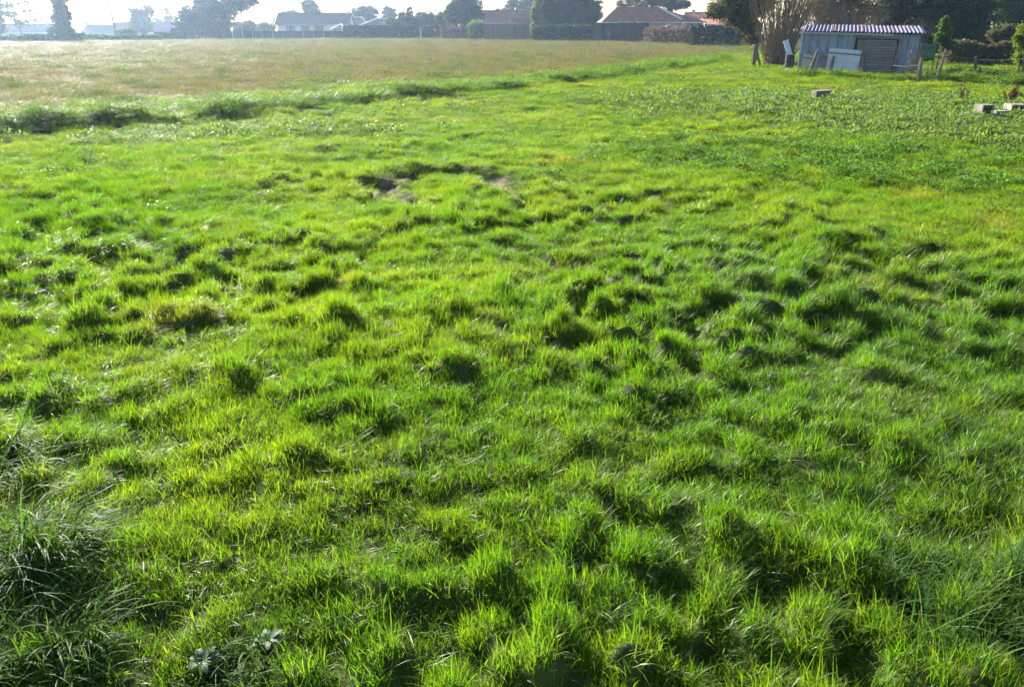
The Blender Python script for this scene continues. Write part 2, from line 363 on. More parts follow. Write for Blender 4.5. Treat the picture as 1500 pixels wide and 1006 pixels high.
def hedge(name, label, a, b, h, w, lm, seed=0, size=.26, dens=26, rough=.12, cat='hedge', group=None, stems=True, top=0.0):
    """clipped hedge from a to b (ground x,y)"""
    h = h * 1.13; rng = np.random.default_rng(seed + 300); a = np.array(a[:2], float); b = np.array(b[:2], float); L = np.linalg.norm(b - a)
    dens = dens * 6; size = size * 1.25; n = int(L * h * dens) + int(L * w * dens)
    u = rng.uniform(0, L, n); v = rng.uniform(-.5, .5, n) * w; z = h * rng.uniform(0, 1, n) ** .8
    hh = 1 + rough * noise(u * .8, u * 0 + seed, 5) + rough * .5 * noise(u * 2.5, u * 0 + seed, 6)
    z = z * hh + top * u / L; P = np.stack([u, v, z + .02], 1)
    V, T = leaves_np(P, size, rng); bq = rng.uniform(.65, 1.35, n); c = np.stack([bq * rng.uniform(.85, 1.2, n), bq, bq], 1)
    root = tag(link(name, np_mesh(name, V, T, np.repeat(c, 4, 0)), M[lm], loc=(a[0], a[1], 0), rot=(0, 0, math.atan2(b[1] - a[1], b[0] - a[0]))), label, cat, group)
    return root

# ------------------------------------------------------------------ houses
def house(name, label, Y, pL, pR, eave, ridge, depth, roof, wall, wins=(), doors=(), chims=(), hipL=0, hipR=0, over=.45, rz=0, hip_trim=None, base=0.0, verge=None, cat='house'):
    """a low house, ridge along x; pL/pR are picture columns of the roof ends at distance Y"""
    x0, x1 = X(pL, Y), X(pR, Y); L = (x1 - x0); cx = (x0 + x1) / 2; hw = L / 2 - over; d = depth / 2
    root = empty(name, (cx, Y + d, base), rz, label, cat)
    mb = MB()
    V = [(-hw, -d, -.3), (hw, -d, -.3), (hw, d, -.3), (-hw, d, -.3), (-hw, -d, eave), (hw, -d, eave), (hw, d, eave), (-hw, d, eave)]
    mb.add(V, [(0, 1, 5, 4), (1, 2, 6, 5), (2, 3, 7, 6), (3, 0, 4, 7), (4, 5, 6, 7)])
    rz_ = ridge - .12
    if not hipL: mb.add([(-hw, -d, eave), (-hw, d, eave), (-hw, 0, rz_ - .1)], [(0, 2, 1)])
    if not hipR: mb.add([(hw, -d, eave), (hw, d, eave), (hw, 0, rz_ - .1)], [(0, 1, 2)])
    mb.build('wall', M[wall], root)
    e = hw + over; f = d + over; s = (ridge - eave) / f * over; z0 = eave - s * .3; rl = -e + hipL; rr = e - hipR; th = .16
    V = [(-e, -f, z0), (e, -f, z0), (e, f, z0), (-e, f, z0), (rl, 0, ridge), (rr, 0, ridge)]
    Vb = [(x, y, z - th) for x, y, z in V]
    F = [(0, 1, 5, 4), (2, 3, 4, 5), (1, 2, 5), (3, 0, 4)]
    F2 = [tuple(i + 6 for i in q[::-1]) for q in F]
    if not hipL: F = F[:3]; F2 = F2[:3]
    if not hipR: F.pop(2); F2.pop(2)
    side = [(0, 6, 7, 1), (2, 8, 9, 3)]
    side += [(1, 7, 8, 2)] if hipR else [(1, 7, 11, 5), (5, 11, 8, 2)]
    side += [(3, 9, 6, 0)] if hipL else [(3, 9, 10, 4), (4, 10, 6, 0)]
    rf = MB().add(V + Vb, F + F2 + side).build('roof', M[roof], root)
    mb = MB().tube([(rl, 0, ridge + .02), (rr, 0, ridge + .02)], [.13, .13], 6); mb.build('ridge_tiles', M[hip_trim or roof], rf)
    if hip_trim:
        for a, b in (((rl, 0, ridge), V[0]), ((rr, 0, ridge), V[1])):
            if abs(a[0] - b[0]) > .1: MB().tube([np.array(a) + (0, 0, .03), np.array(b) + (0, 0, .03)], [.17, .17], 6).build('hip_tiles', M[hip_trim], rf)
    if verge:
        for sx in (-1, 1):
            if (sx < 0 and hipL) or (sx > 0 and hipR): continue
            MB().tube([(sx * (e + .02), -f, z0 - .05), (sx * (e + .02), 0, ridge - .05), (sx * (e + .02), f, z0 - .05)], [.13] * 3, 4).build('verge_board', M[verge], rf)
    MB().box((0, -f - .06, z0 - .08), (2 * e, .12, .12)).build('gutter', M['frame'], rf)
    for (px, h, w) in chims:
        x = X(px, Y + d) - cx; mb = MB().box((x, .15, ridge + h / 2 - .5), (w, w * .9, h + 1.0)); ch = mb.build('chimney', M[wall], rf)
        MB().box((x, .15, ridge + h + .05), (w + .18, w * .9 + .18, .12)).build('chimney_cap', M['hip'], ch)
    for (px, w, h, zc) in wins:
        x = X(px, Y) - cx; fr = MB()
        for q in ((-w / 2, 0, .09, h), (w / 2, 0, .09, h), (0, h / 2, w + .09, .09), (0, -h / 2, w + .22, .09)):
            fr.box((x + q[0], -d - .03, zc + q[1]), (q[2], .12, q[3]))
        fo = fr.build('window', M['frame'], root); MB().box((x, -d - .012, zc), (w - .09, .05, h - .09)).build('pane', M['pane'], fo)
        MB().box((x, -d - .035, zc), (.05, .07, h - .09)).build('mullion', M['frame'], fo)
        for sx in (-1, 1): MB().box((x + sx * (w * .75 + .06), -d - .05, zc), (w * .48, .06, h)).build('shutter', M['shutter'], root)
    for (px, w, h) in doors:
        x = X(px, Y) - cx; do = MB().box((x, -d - .02, h / 2), (w, .06, h)).build('door', M['shutter'], root)
        MB().box((x, -d - .03, h + .05), (w + .2, .1, .1)).build('lintel', M['frame'], do)
        MB().tube([(x + w * .35, -d - .09, 1.0), (x + w * .35 - .12, -d - .09, 1.0)], [.015, .015], 5).build('handle', M['frame'], do)
    return root

house('far_house', 'long low hazy house with pale tiled roof beyond the airy pine', 232, -120, 82, 3.2, 5.3, 7, 'tiled', 'greywall', wins=[(10, 1.1, 1.2, 1.7), (45, 1.1, 1.2, 1.7)], chims=[(70, .7, .7)], base=-2.3, rz=.03)
house('far_house', 'hazy house with chimney at its roof end, behind the utility pole', 225, 116, 198, 3.0, 5.0, 7, 'tiled', 'greywall', wins=[(140, 1.1, 1.2, 1.6)], chims=[(127, .8, .6)], base=-2.3, rz=-.05)
house('far_house', 'hazy house under the two lobed tree, with taller roof', 240, 160, 268, 3.2, 5.8, 8, 'tiled', 'greywall', wins=[(215, 1.2, 1.2, 1.7)], base=-2.3)
house('bungalow', 'long white bungalow with three windows and dull brown roof', 186, 403, 514, Z(36, 186), Z(20, 190), 6.6, 'tiled', 'white', wins=[(426, .9, 1.5, 1.75), (447, .9, 1.5, 1.75), (467, .9, 1.5, 1.75)], chims=[(512, .35, .8)], verge='frame')
house('garage', 'small white garage with gabled tile roof beside the long bungalow', 178, 484, 508, Z(44, 178), Z(36, 181), 6, 'tile', 'white', doors=[(496, 2.0, 1.9)], hipL=1.7, hipR=1.7, hip_trim='frame')
house('hip_roofed_house', 'dark roofed house with white hip lines, next to the bungalow', 205, 500, 541, Z(37, 205), Z(26, 207.5), 5.5, 'tiled', 'cream', hipL=2.0, hipR=2.2, hip_trim='frame')
house('hip_roofed_house', 'dark hip roof with white ridge rising behind the clipped green hedge', 196, 526, 600, Z(38, 196), Z(28, 199), 6, 'tiled', 'white', hipL=3.8, hipR=3.0, hip_trim='frame', chims=[(592, .4, .6)])
house('red_roofed_house', 'house with wide red clay roof above the reed fence', 176, 700, 800, Z(33, 176), Z(16, 179), 6.6, 'tile', 'cream', wins=[(745, 1.1, 1.2, 1.5)], chims=[(640, .1, .1)][:0])
house('garden_hut', 'small wooden hut with reddish roof behind the reed fence', 150, 728, 783, Z(38.5, 150), Z(29.5, 152), 4, 'tile', 'reed', doors=[(755, .9, 1.8)], hipL=2.4, hipR=1.0, over=.25, cat='hut')
house('hipped_house', 'grey walled house with brown hipped roof and pale hip line', 131, 880, 1034, Z(32, 131), Z(12, 134.5), 6.4, 'tile', 'greywall', hipL=2.6, hipR=7.0, hip_trim=None, wins=[(905, 1.0, 1.1, 1.6), (940, 1.0, 1.1, 1.6), (1015, 1.0, 1.1, 1.7)], doors=[(974, 1.0, 2.1), (986, .8, 2.1), (1001, .9, 2.1)])
hh = bpy.data.objects['hipped_house']
p0 = at(965, 12, 134.5); p1 = at(998, 30, 131.2)
MB().tube([p0 - np.array(hh.location) + (0, -.2, .06), p1 - np.array(hh.location) + (0, -.1, .1)], [.17, .17], 6).build('pale_hip_tiles', M['hip'], hh)
house('orange_roofed_house', 'cream house with bright orange tile roof and two chimneys', 160, 1000, 1095, Z(33, 160), Z(19, 165), 10, 'tileo', 'cream', hipL=1.2, hipR=5.5, chims=[(1014, .45, .7), (1046, .9, .8)], wins=[(1062, 1.0, 1.1, 1.7)])
house('gabled_annex', 'pale gabled annex in front of the orange roof', 146, 1033, 1092, Z(36, 146), Z(27, 149), 7, 'tileo', 'cream', hipL=0, wins=[(1072, .9, .8, 1.7)], hipR=2.0)

# ------------------------------------------------------------------ hedges and fences at the far side of the meadow
G = lambda px, py: gnd(px, py)
def H2(name, label, pA, pB, Ya, Yb, pyA, w, lm, **k):
    a = (X(pA, Ya), Ya); b = (X(pB, Yb), Yb); return hedge(name, label, a, b, Z(pyA, Ya), w, lm, **k)
H2('hedge', 'loose pale hedge at the foot of the long hazy house', -60, 34, 128, 130, 54, 1.2, 'lf_mid', seed=1, rough=.3)
H2('hedge', 'low clipped dark hedge either side of the ivy clad tree', 32, 118, 131, 133, 52.5, 1.2, 'lf_hedge', seed=2, rough=.08)
H2('hedge', 'ragged low hedge below the utility pole', 118, 236, 140, 142, 52.5, 1.3, 'lf_mid', seed=3, rough=.35)
H2('hedge', 'flat topped hedge with sunlit top running up to the umbrella pine', 225, 312, 150, 156, 49.5, 1.3, 'lf_hedge', seed=4, rough=.04)
H2('hedge', 'tall clipped dense green hedge with dead flat top', 503, 655, 164, 166, 40, 1.3, 'lf_hedge', seed=5, rough=.03, dens=34)
H2('hedge', 'bushy hedge below the great dark evergreen', 778, 880, 146, 142, 38.5, 1.5, 'lf_mid', seed=6, rough=.10)
H2('hedge', 'dark hedge in front of the orange roofed house', 1011, 1108, 100, 98, 40.5, 1.3, 'lf_hedge', seed=7, rough=.06)
H2('hedge', 'grey brown overgrown hedge hiding the grey house wall', 948, 1012, 121, 112, 43, 1.4, 'lf_brown', seed=12, rough=.35, dens=12)
H2('hedge', 'bushy dark hedge joining reed fence and boarded fence', 780, 872, 139, 136, 40, 1.3, 'lf_dark', seed=13, rough=.14)
H2('hedge', 'straggly brown hedge between clipped hedge and round bush', 646, 700, 158, 156, 41, 1.3, 'lf_brown', seed=8, rough=.25)
def panel_fence(name, label, pA, pB, Ya, Yb, h, m, post_m, step, slat=.22, cat='fence', seed=0):
    rng = np.random.default_rng(seed); a = np.array((X(pA, Ya), Ya)); b = np.array((X(pB, Yb), Yb)); L = np.linalg.norm(b - a)
    root = empty(name, (*a, 0), math.atan2(b[1] - a[1], b[0] - a[0]), label, cat)
    k = 0; x = 0; h = h * 1.13
    while x < L:
        w = min(step, L - x); mb = MB(); n = max(2, int(w / slat))
        for q in range(n): mb.box((x + (q + .5) * w / n, rng.normal() * .012, h / 2 + rng.normal() * .03), (w / n * .95, .03, h))
        mb.build('panel', M[m], root); MB().box((x, -.05, h * .52), (.11, .11, h * 1.04)).build('post', M[post_m], root); x += step
    return root
panel_fence('panel_fence', 'long dark panel fence with pale posts below the bungalow', 310, 506, 167, 165, Z(47, 166), 'darkfence', 'greywall', 2.05)
panel_fence('reed_fence', 'brown reed and board fence in front of the small hut', 708, 788, 150, 148, Z(38.5, 149), 'reed', 'wood', 1.9, .16, seed=3)
panel_fence('boarded_fence', 'almost black boarded fence below the brown hipped roof', 868, 950, 132, 124, Z(37, 128), 'darkfence', 'darkfence', 2.0, .2, seed=4)
pr = empty('white_pallet', (X(953, 122), 122, 0), .1, 'pale slatted pallet stood upright against the dark boarded fence', 'pallet')
for k in range(5): MB().box((-.5 + k * .25, 0, .45), (.12, .03, .95)).build('slat', M['frame'], pr)
for k in range(2): MB().box((0, .04, .2 + k * .5), (1.2, .045, .1)).build('rail', M['frame'], pr)

# ------------------------------------------------------------------ far trees
def R(px, Y): return (X(px, Y), Y, hz(X(px, Y), Y) if Y < 120 else float(height(np.array([X(px, Y)]), np.array([float(Y)]))[0]))
def lob(px, py, Y, rx, ry, base, dy=0, k=1.0):
    """lobe whose picture centre is (px,py) with picture half-sizes rx,ry"""
    s = FPX / (Y * CP); p = at(px, py, Y); return (p[0] - base[0], dy, p[2] - base[2], rx / s, rx / s * k, ry / s * .93)
def ptree(name, label, Y, pbase, specs, lm, **k):
    b = R(pbase, Y); L = [lob(px, py, Y, rx, ry, b, dy) for px, py, rx, ry, dy in specs]
    top = max(l[2] for l in L) * .7
    r, t = k.pop('trunk', (.25, top)); return tree(name, label, 'tree', b, L, lm, trunk=(r, t), **k)
ptree('airy_pine', 'airy cloud shaped pine with sky showing through, over the hazy house', 180, 30, [(12, 8, 9, 5, 0), (28, 2, 10, 5, 1), (44, 18, 10, 6, 0), (22, 22, 10, 6, -1), (53, 30, 9, 5, 1), (34, 33, 12, 5, 0), (10, 34, 9, 5, 0), (36, -8, 10, 6, 0)], 'lf_pine', nclump=70, per=10, size=.4, trunk=(.2, 5), csize=.28, seed=1)
ptree('slim_conifer', 'slim dark conifer just left of the airy pine', 170, -4, [(-4, 22, 8, 16, 0), (-4, 2, 6, 14, 0), (-3, 38, 10, 12, 0)], 'lf_dark', nclump=110, per=12, size=.4, seed=2)
ptree('ivy_clad_tree', 'dense ivy clad tree widening to its foot, tufted at the top', 136, 90, [(91, 48, 16, 12, 0), (90, 30, 13, 14, 0), (88, 14, 11, 10, 0), (84, 0, 12, 8, 0), (94, -8, 10, 8, 0), (100, 24, 6, 8, 0), (78, -14, 9, 9, 0)], 'lf_dark', nclump=330, per=14, size=.34, seed=3, shell=.3)
ptree('two_lobed_tree', 'round tree with two lobes at the top, right of the pole', 205, 206, [(197, 18, 9, 9, 0), (212, 18, 10, 9, 1), (200, 30, 11, 9, 0), (213, 32, 11, 10, 0), (206, 40, 13, 8, 0)], 'lf_mid', nclump=200, per=14, size=.42, seed=4, shell=.3)
ptree('hazy_tree', 'pale open tree fading in the haze beside the umbrella pine', 260, 242, [(242, 18, 6, 8, 0), (236, 30, 9, 8, 0), (249, 30, 9, 8, 1), (242, 40, 14, 8, 0)], 'lf_mid', nclump=110, per=10, size=.5, seed=5, csize=.24)
ptree('umbrella_pine', 'broad umbrella pine with dense crown sweeping up to the right', 168, 318, [(275, 26, 18, 14, 0), (295, 18, 22, 14, 1), (320, 14, 24, 13, 0), (345, 8, 24, 12, -1), (362, 0, 20, 10, 0), (268, 38, 13, 9, 0), (300, 36, 22, 12, 0), (325, 32, 18, 14, 0), (380, -12, 18, 9, 0), (340, -10, 34, 12, 1), (295, 0, 20, 8, 2), (285, 45, 20, 6, 0), (312, 45, 18, 7, 0), (260, 46, 10, 5, 0), (330, 44, 8, 8, 0)], 'lf_pine', nclump=760, per=16, size=.38, trunk=(.45, 5.0), lean=(1.2, 0), seed=6, shell=.3)
ptree('hazy_bush', 'grey hazy bush between the umbrella pine and the tiny cypress', 210, 360, [(348, 38, 9, 7, 0), (364, 36, 10, 7, 0), (376, 40, 9, 6, 0), (356, 44, 16, 5, 0)], 'lf_olive', nclump=170, per=12, size=.4, seed=50, shell=.3)
ptree('hazy_bush', 'pale green garden bush just left of the tiny cypress', 200, 391, [(386, 40, 8, 6, 0), (396, 40, 8, 6, 0), (391, 45, 10, 5, 0)], 'lf_lime', nclump=110, per=12, size=.36, seed=51, shell=.3)
ptree('hazy_bush', 'low dark bush on the ragged hedge beside the utility pole', 150, 185, [(178, 50, 9, 6, 0), (190, 50, 10, 7, 0), (184, 54, 14, 5, 0)], 'lf_dark', nclump=130, per=12, size=.34, seed=52, shell=.3)
ptree('hazy_bush', 'rounded bush at the right foot of the ivy clad tree', 139, 112, [(108, 52, 8, 6, 0), (118, 54, 8, 5, 0), (112, 57, 12, 4, 0)], 'lf_mid', nclump=110, per=12, size=.32, seed=53, shell=.3)
ptree('cypress', 'tiny dark cypress standing over the end of the panel fence', 215, 402, [(402, 34, 2.2, 6, 0), (402, 26, 1.8, 6, 0), (402, 40, 2.4, 6, 0)], 'lf_dark', nclump=40, per=10, size=.3, seed=7)
ptree('shrub_tree', 'leafy shrub rising behind the left end of the bungalow', 215, 421, [(414, 24, 8, 7, 0), (428, 22, 9, 7, 0), (420, 32, 12, 8, 0)], 'lf_mid', nclump=130, per=12, size=.4, seed=8)
ptree('poplar', 'tall thin crowned tree rising behind the bungalow ridge', 222, 455, [(450, 6, 8, 11, 0), (460, 12, 8, 9, 0), (455, -10, 8, 12, 0), (464, 20, 7, 6, 0), (447, 18, 6, 6, 0)], 'lf_mid', nclump=130, per=10, size=.42, csize=.26, seed=9)
bare_tree('bare_tree', 'leafless forked tree left of the tall thin crown', R(438, 222), 8.5, .24, 71, .35, 3, 3)
bare_tree('bare_tree', 'leafless pinkish tree showing over the bungalow chimney', R(500, 235), 8.2, .24, 72, .55, 4, 4)
ptree('round_tree', 'dense round topped tree behind the white ridged roofs', 232, 536, [(528, 20, 12, 9, 0), (545, 20, 12, 9, 0), (537, 16, 12, 7, 1), (537, 29, 20, 8, 0)], 'lf_dark', nclump=220, per=14, size=.42, seed=10, shell=.3)
ptree('pale_tree', 'greyish small tree next to the dense round topped one', 236, 570, [(566, 18, 7, 8, 0), (575, 20, 8, 8, 0), (570, 28, 11, 8, 0)], 'lf_olive', nclump=120, per=12, size=.42, seed=11)
ptree('garden_tree', 'low dark growth between white ridge and spiky topped tree', 184, 578, [(572, 32, 8, 6, 0), (582, 33, 8, 6, 0), (578, 38, 12, 5, 0)], 'lf_mid', nclump=110, per=12, size=.36, seed=54, shell=.3)
ptree('garden_tree', 'spiky topped dark tree behind the clipped green hedge', 180, 598, [(592, 26, 9, 8, 0), (600, 18, 5, 8, 0), (606, 32, 10, 8, 0), (586, 34, 8, 6, 0)], 'lf_dark', nclump=150, per=12, size=.36, seed=12)
ptree('garden_tree', 'grey green tree between the clipped hedge and the big broad tree', 178, 648, [(645, 26, 8, 8, 0), (652, 33, 10, 7, 0), (642, 36, 8, 6, 0)], 'lf_olive', nclump=120, per=12, size=.36, seed=55, shell=.3)
ptree('garden_tree', 'wide dark tree behind the right end of the clipped hedge', 182, 628, [(618, 26, 9, 8, 0), (632, 28, 10, 9, 0), (624, 34, 14, 7, 0), (640, 34, 8, 7, 0)], 'lf_dark', nclump=190, per=12, size=.36, seed=13)
ptree('broad_tree', 'big broad blue green tree left of the wide red roof', 166, 680, [(662, 20, 11, 13, 0), (676, 8, 13, 12, 0), (692, 8, 13, 13, 1), (684, 24, 17, 12, 0), (700, 26, 8, 9, 0), (664, 34, 10, 8, 0), (684, -8, 15, 8, 0), (690, 38, 14, 8, 0)], 'lf_dark', nclump=420, per=14, size=.36, trunk=(.35, 4), seed=14, shell=.35)
ptree('round_bush', 'round yellow green bush at the reed fence end', 152, 700, [(698, 40, 11, 9, 0), (703, 48, 10, 9, 0), (694, 50, 8, 8, 0)], 'lf_lime', nclump=150, per=14, size=.3, trunk=(.1, 1.5), seed=15, shell=.4)
bare_tree('bare_tree', 'small leafless tree above the left end of the red roof', R(712, 190), 6.6, .17, 73, .5, 3, 4)
ptree('hazy_conifer', 'pale tiered conifer rising behind the red roof', 240, 752, [(744, 12, 9, 5, 0), (756, 4, 11, 5, 0), (752, -4, 9, 5, 0), (768, 10, 12, 6, 0), (730, 17, 7, 4, 0), (775, 2, 12, 7, 0), (755, 24, 20, 6, 0)], 'lf_pine', nclump=200, per=12, size=.45, seed=16, csize=.22)
ptree('dark_evergreen', 'great dense dark evergreen in front of the red roof', 150, 838, [(808, 26, 22, 14, 0), (800, 8, 18, 14, 0), (835, 10, 24, 18, 1), (865, 14, 20, 16, 0), (840, 30, 30, 10, 0), (868, 30, 16, 10, 0), (820, -10, 26, 12, 0), (855, -12, 24, 12, 0), (796, 22, 15, 12, -1)], 'lf_dark', nclump=800, per=16, size=.32, trunk=(.5, 4), seed=17, shell=.25)
ptree('lit_shrub', 'yellow green shrub catching sun before the dark evergreen', 146, 789, [(785, 22, 7, 9, 0), (790, 32, 8, 8, 0), (788, 8, 6, 9, 0), (783, 15, 5, 6, 0)], 'lf_lime', nclump=150, per=12, size=.28, trunk=(.1, 2.5), seed=18)  # sunlight on the evergreen's left edge, put into lime leaf colour
ptree('flat_pine', 'dark flat layered pine behind the brown hipped roof', 165, 972, [(950, 6, 14, 6, 0), (972, 2, 18, 7, 0), (992, 4, 16, 5, 0), (1003, 8, 10, 4, 0), (960, -8, 20, 7, 0), (985, 12, 12, 5, 0), (940, 12, 9, 5, 0)], 'lf_pine', nclump=260, per=14, size=.34, trunk=(.3, 4.6), seed=19, csize=.2)
ptree('hazy_tree', 'pale bare looking tree over the left slope of the hipped roof', 170, 920, [(914, 6, 11, 6, 0), (928, 4, 9, 7, 0), (922, -6, 12, 6, 0)], 'lf_olive', nclump=90, per=10, size=.3, seed=20, csize=.25)
for k, (px, Y, h) in enumerate([(892, 129, 2.9), (910, 128, 3.3), (925, 127.5, 3.0), (938, 127, 2.6), (962, 121, 2.4), (975, 120, 2.3), (1030, 99, 1.5), (1052, 97, 1.7)]):
    o = bare_tree('bare_shrub', ['leafless brown shrub against the almost black boarded fence', 'leafless brown shrub against the grey wall beside the pallet', 'small leafless shrub before the dark hedge of the orange roofed house'][(k > 3) + (k > 5)], R(px, Y), h, .05, 80 + k, .6, 3, 5, group=['leafless shrubs at the boarded fence', 'leafless shrubs at the grey wall', 'leafless shrubs at the dark hedge'][(k > 3) + (k > 5)]); o['category'] = 'shrub'
# utility pole
pb = R(169, 190); pr = empty('utility_pole', pb, 0, 'tall thin wooden utility pole leaning slightly, far beyond the meadow', 'pole')
MB().tube([(0, 0, -.3), (-.25, 0, 4.5), (-.75, 0, 11.5)], [.27, .25, .2], 8).build('shaft', M['pole'], pr, smooth=True)
MB().box((-.72, -.05, 11.0), (1.6, .1, .1)).build('crossarm', M['pole'], pr)
for k in (-.7, 0, .7): MB().tube([(-.72 + k, -.05, 11.05), (-.72 + k, -.05, 11.25)], [.05, .03], 6).build('insulator', M['frame'], pr)
pr = empty('white_post', R(616, 160), 0, 'thin white post standing in front of the clipped green hedge', 'post')
MB().tube([(0, 0, -.2), (0, 0, 2.2)], [.06, .055], 8).build('shaft', M['frame'], pr); MB().tube([(0, 0, 2.2), (0, 0, 2.27)], [.085, .07], 8).build('cap', M['frame'], pr)

# ------------------------------------------------------------------ shed
sa = gnd(1168, 109.5); rzs = -radians(21); L = 3.0
def pxof(p): d = (p[1] * CP + (CAM_H - p[2]) * SP); return 750 + FPX * p[0] / d
while pxof((sa[0] + L * cos(rzs), sa[1] + L * sin(rzs), 1.0)) < 1343: L += .02
KS = L / 5.3; zb = hz(sa[0] + 2.5, sa[1])
shed = empty('shed', (sa[0], sa[1], zb), rzs, 'low blue grey sheet metal shed with corrugated roof', 'shed')
shed.rotation_euler = (0, radians(1.0), rzs)
rng = np.random.default_rng(5); eaveL, eaveR, dep = at(1170, 47, sa[1])[2] - zb, 0, 2.2; zs = eaveL / 1.84
n = 13; xs = np.linspace(0, L, n + 1) + np.r_[0, rng.normal(0, .05, n - 1), 0]
for k in range(n):
    x0, x1 = xs[k], xs[k + 1]
    if 2.62 * KS < (x0 + x1) / 2 < 4.34 * KS: z0 = 1.62 * zs
    else: z0 = -.1
    h = eaveL - .02 - z0 + rng.normal() * .01
    mb = MB(); nn = 6
    for q in range(nn):
        a = x0 + (x1 - x0) * q / nn; b = x0 + (x1 - x0) * (q + 1) / nn
        mb.box(((a + b) / 2, .012 * (q % 2) + rng.normal() * .004, z0 + h / 2), (b - a + .004, .02, h))
    mb.build('wall_panel', M['metal'], shed)
for k in range(1, n):
    if not 2.62 * KS < xs[k] < 4.34 * KS: MB().box((xs[k], -.02, eaveL * .47), (.028, .02, eaveL)).build('seam_batten', M['shutter'], shed)
MB().box((.01, dep / 2, .95 * zs), (.03, dep - .1, 2.0 * zs)).build('side_wall', M['metal'], shed)
MB().box((L - .01, dep / 2, .95 * zs), (.03, dep - .1, 2.0 * zs)).build('side_wall', M['metal'], shed)
MB().box((L / 2, dep, 1.0 * zs), (L, .03, 2.1 * zs)).build('back_wall', M['metal'], shed)
MB().box((-.035, -.02, .88 * zs), (.06, .07, 1.9 * zs)).build('corner_post', M['palesheet'], shed)
MB().box((L + .035, -.02, .88 * zs), (.06, .07, 1.9 * zs)).build('corner_post', M['wood'], shed)
# corrugated roof sheets, sloping to the front
sheets = np.linspace(-.06, L + .12, 5); zf, zbk = eaveL + .03, eaveL + .30
for k in range(4):
    x0, x1 = sheets[k], sheets[k + 1]; nu = int((x1 - x0) / .019); us = np.linspace(x0, x1 + .04, nu); wv = .034 * np.sin(us * 2 * pi / .155); V = []; F = []
    dz = rng.normal() * .006 + k % 2 * .01
    for th in (0, -.006):
        for yy, zz in ((-.25 + rng.normal() * .02, zf), (dep + .2, zbk)):
            for u_, w_ in zip(us, wv): V.append((u_, yy, zz + w_ + dz + th))
    for q in range(nu - 1): F.append((q, q + 1, nu + q + 1, nu + q)); F.append((2 * nu + q, 3 * nu + q, 3 * nu + q + 1, 2 * nu + q + 1)); F.append((q, 2 * nu + q, 2 * nu + q + 1, q + 1)); F.append((nu + q, nu + q + 1, 3 * nu + q + 1, 3 * nu + q))
    ob = MB().add(V, F).build('roof_sheet', M['roofmetal'], shed)
    if k: 
        for q in range(2): MB().box((x0 + .03 + q * .02, (dep - .05) / 2, (zf + zbk) / 2 + .035), (.05, dep + .42, .012), tilt=(math.atan2(zbk - zf, dep + .45), 0)).build('rust_seam', M['rust'], shed) if q == 0 else None
MB().box((L / 2 - .6, -.12, eaveL - .04), (4.3 * KS, .05, .07), tilt=(0, .006)).build('fascia', M['palesheet'], shed)
# boarded door
dr = MB().box((3.48 * KS, -.02, .80 * zs), (1.78 * KS, .03, 1.62 * zs)).build('door', M['darkfence'], shed)
for k in range(13):
    MB().box((3.48 * KS + rng.normal() * .02, -.055, (.05 + k * .122) * zs), (1.74 * KS + rng.normal() * .03, .022, .108 * zs), tilt=(0, rng.normal() * .006)).build('plank', M['plank'], dr)
MB().box((4.42 * KS, -.08, .80 * zs), (.10, .07, 1.68 * zs), tilt=(0, .06)).build('door_frame', M['plank'], dr)
MB().box((3.50 * KS, -.08, 1.66 * zs), (1.95 * KS, .06, .07)).build('door_frame', M['plank'], dr)
def SP_(u, v, z=0):   # shed local -> world
    return np.array([sa[0] + u * cos(rzs) - v * sin(rzs), sa[1] + u * sin(rzs) + v * cos(rzs), zb + z])
def leaning(name, label, u, w, h, v=-.35, m='ply', roll=0.0, th=.025, cat='board'):
    u *= KS; w *= KS; h *= zs; p = SP_(u, v); g = hz(p[0], p[1]); o = empty(name, (p[0], p[1], g), rzs, label, cat)
    a = math.atan2(-v - .06, h)
    MB().box((0, 0, 0), (w, th, h)).build('sheet', M[m], o, loc=(sin(roll) * h / 2, sin(a) * h / 2, cos(a) * h / 2 - .03), rot=(-a, roll, 0))
    MB().box((0, 0, 0), (w * .96, .02, .05)).build('batten', M['plank'], o, loc=(sin(roll) * h * .8, sin(a) * h * .8 - .03, cos(a) * h * .8), rot=(-a, roll, 0))
    return o
leaning('leaning_board', 'beige board leaning on the left corner of the shed', .27, .42, 1.0, -.5, 'ply', .12)
leaning('leaning_board', 'narrow blue grey board leaning behind the beige one', .62, .40, 1.2, -.25, 'metal', .1)
leaning('leaning_sheet', 'wide pale sheet leaning on the middle of the shed', 2.02, 1.5, 1.12, -.3, 'palesheet', .07)
leaning('leaning_board', 'dark plank leaning next to the boarded shed door', 2.84, .16, 1.15, -.4, 'wood', .1)
leaning('leaning_board', 'dull mauve board leaning between two split posts', 1.12, .55, 1.0, -.22, 'plank', .05)
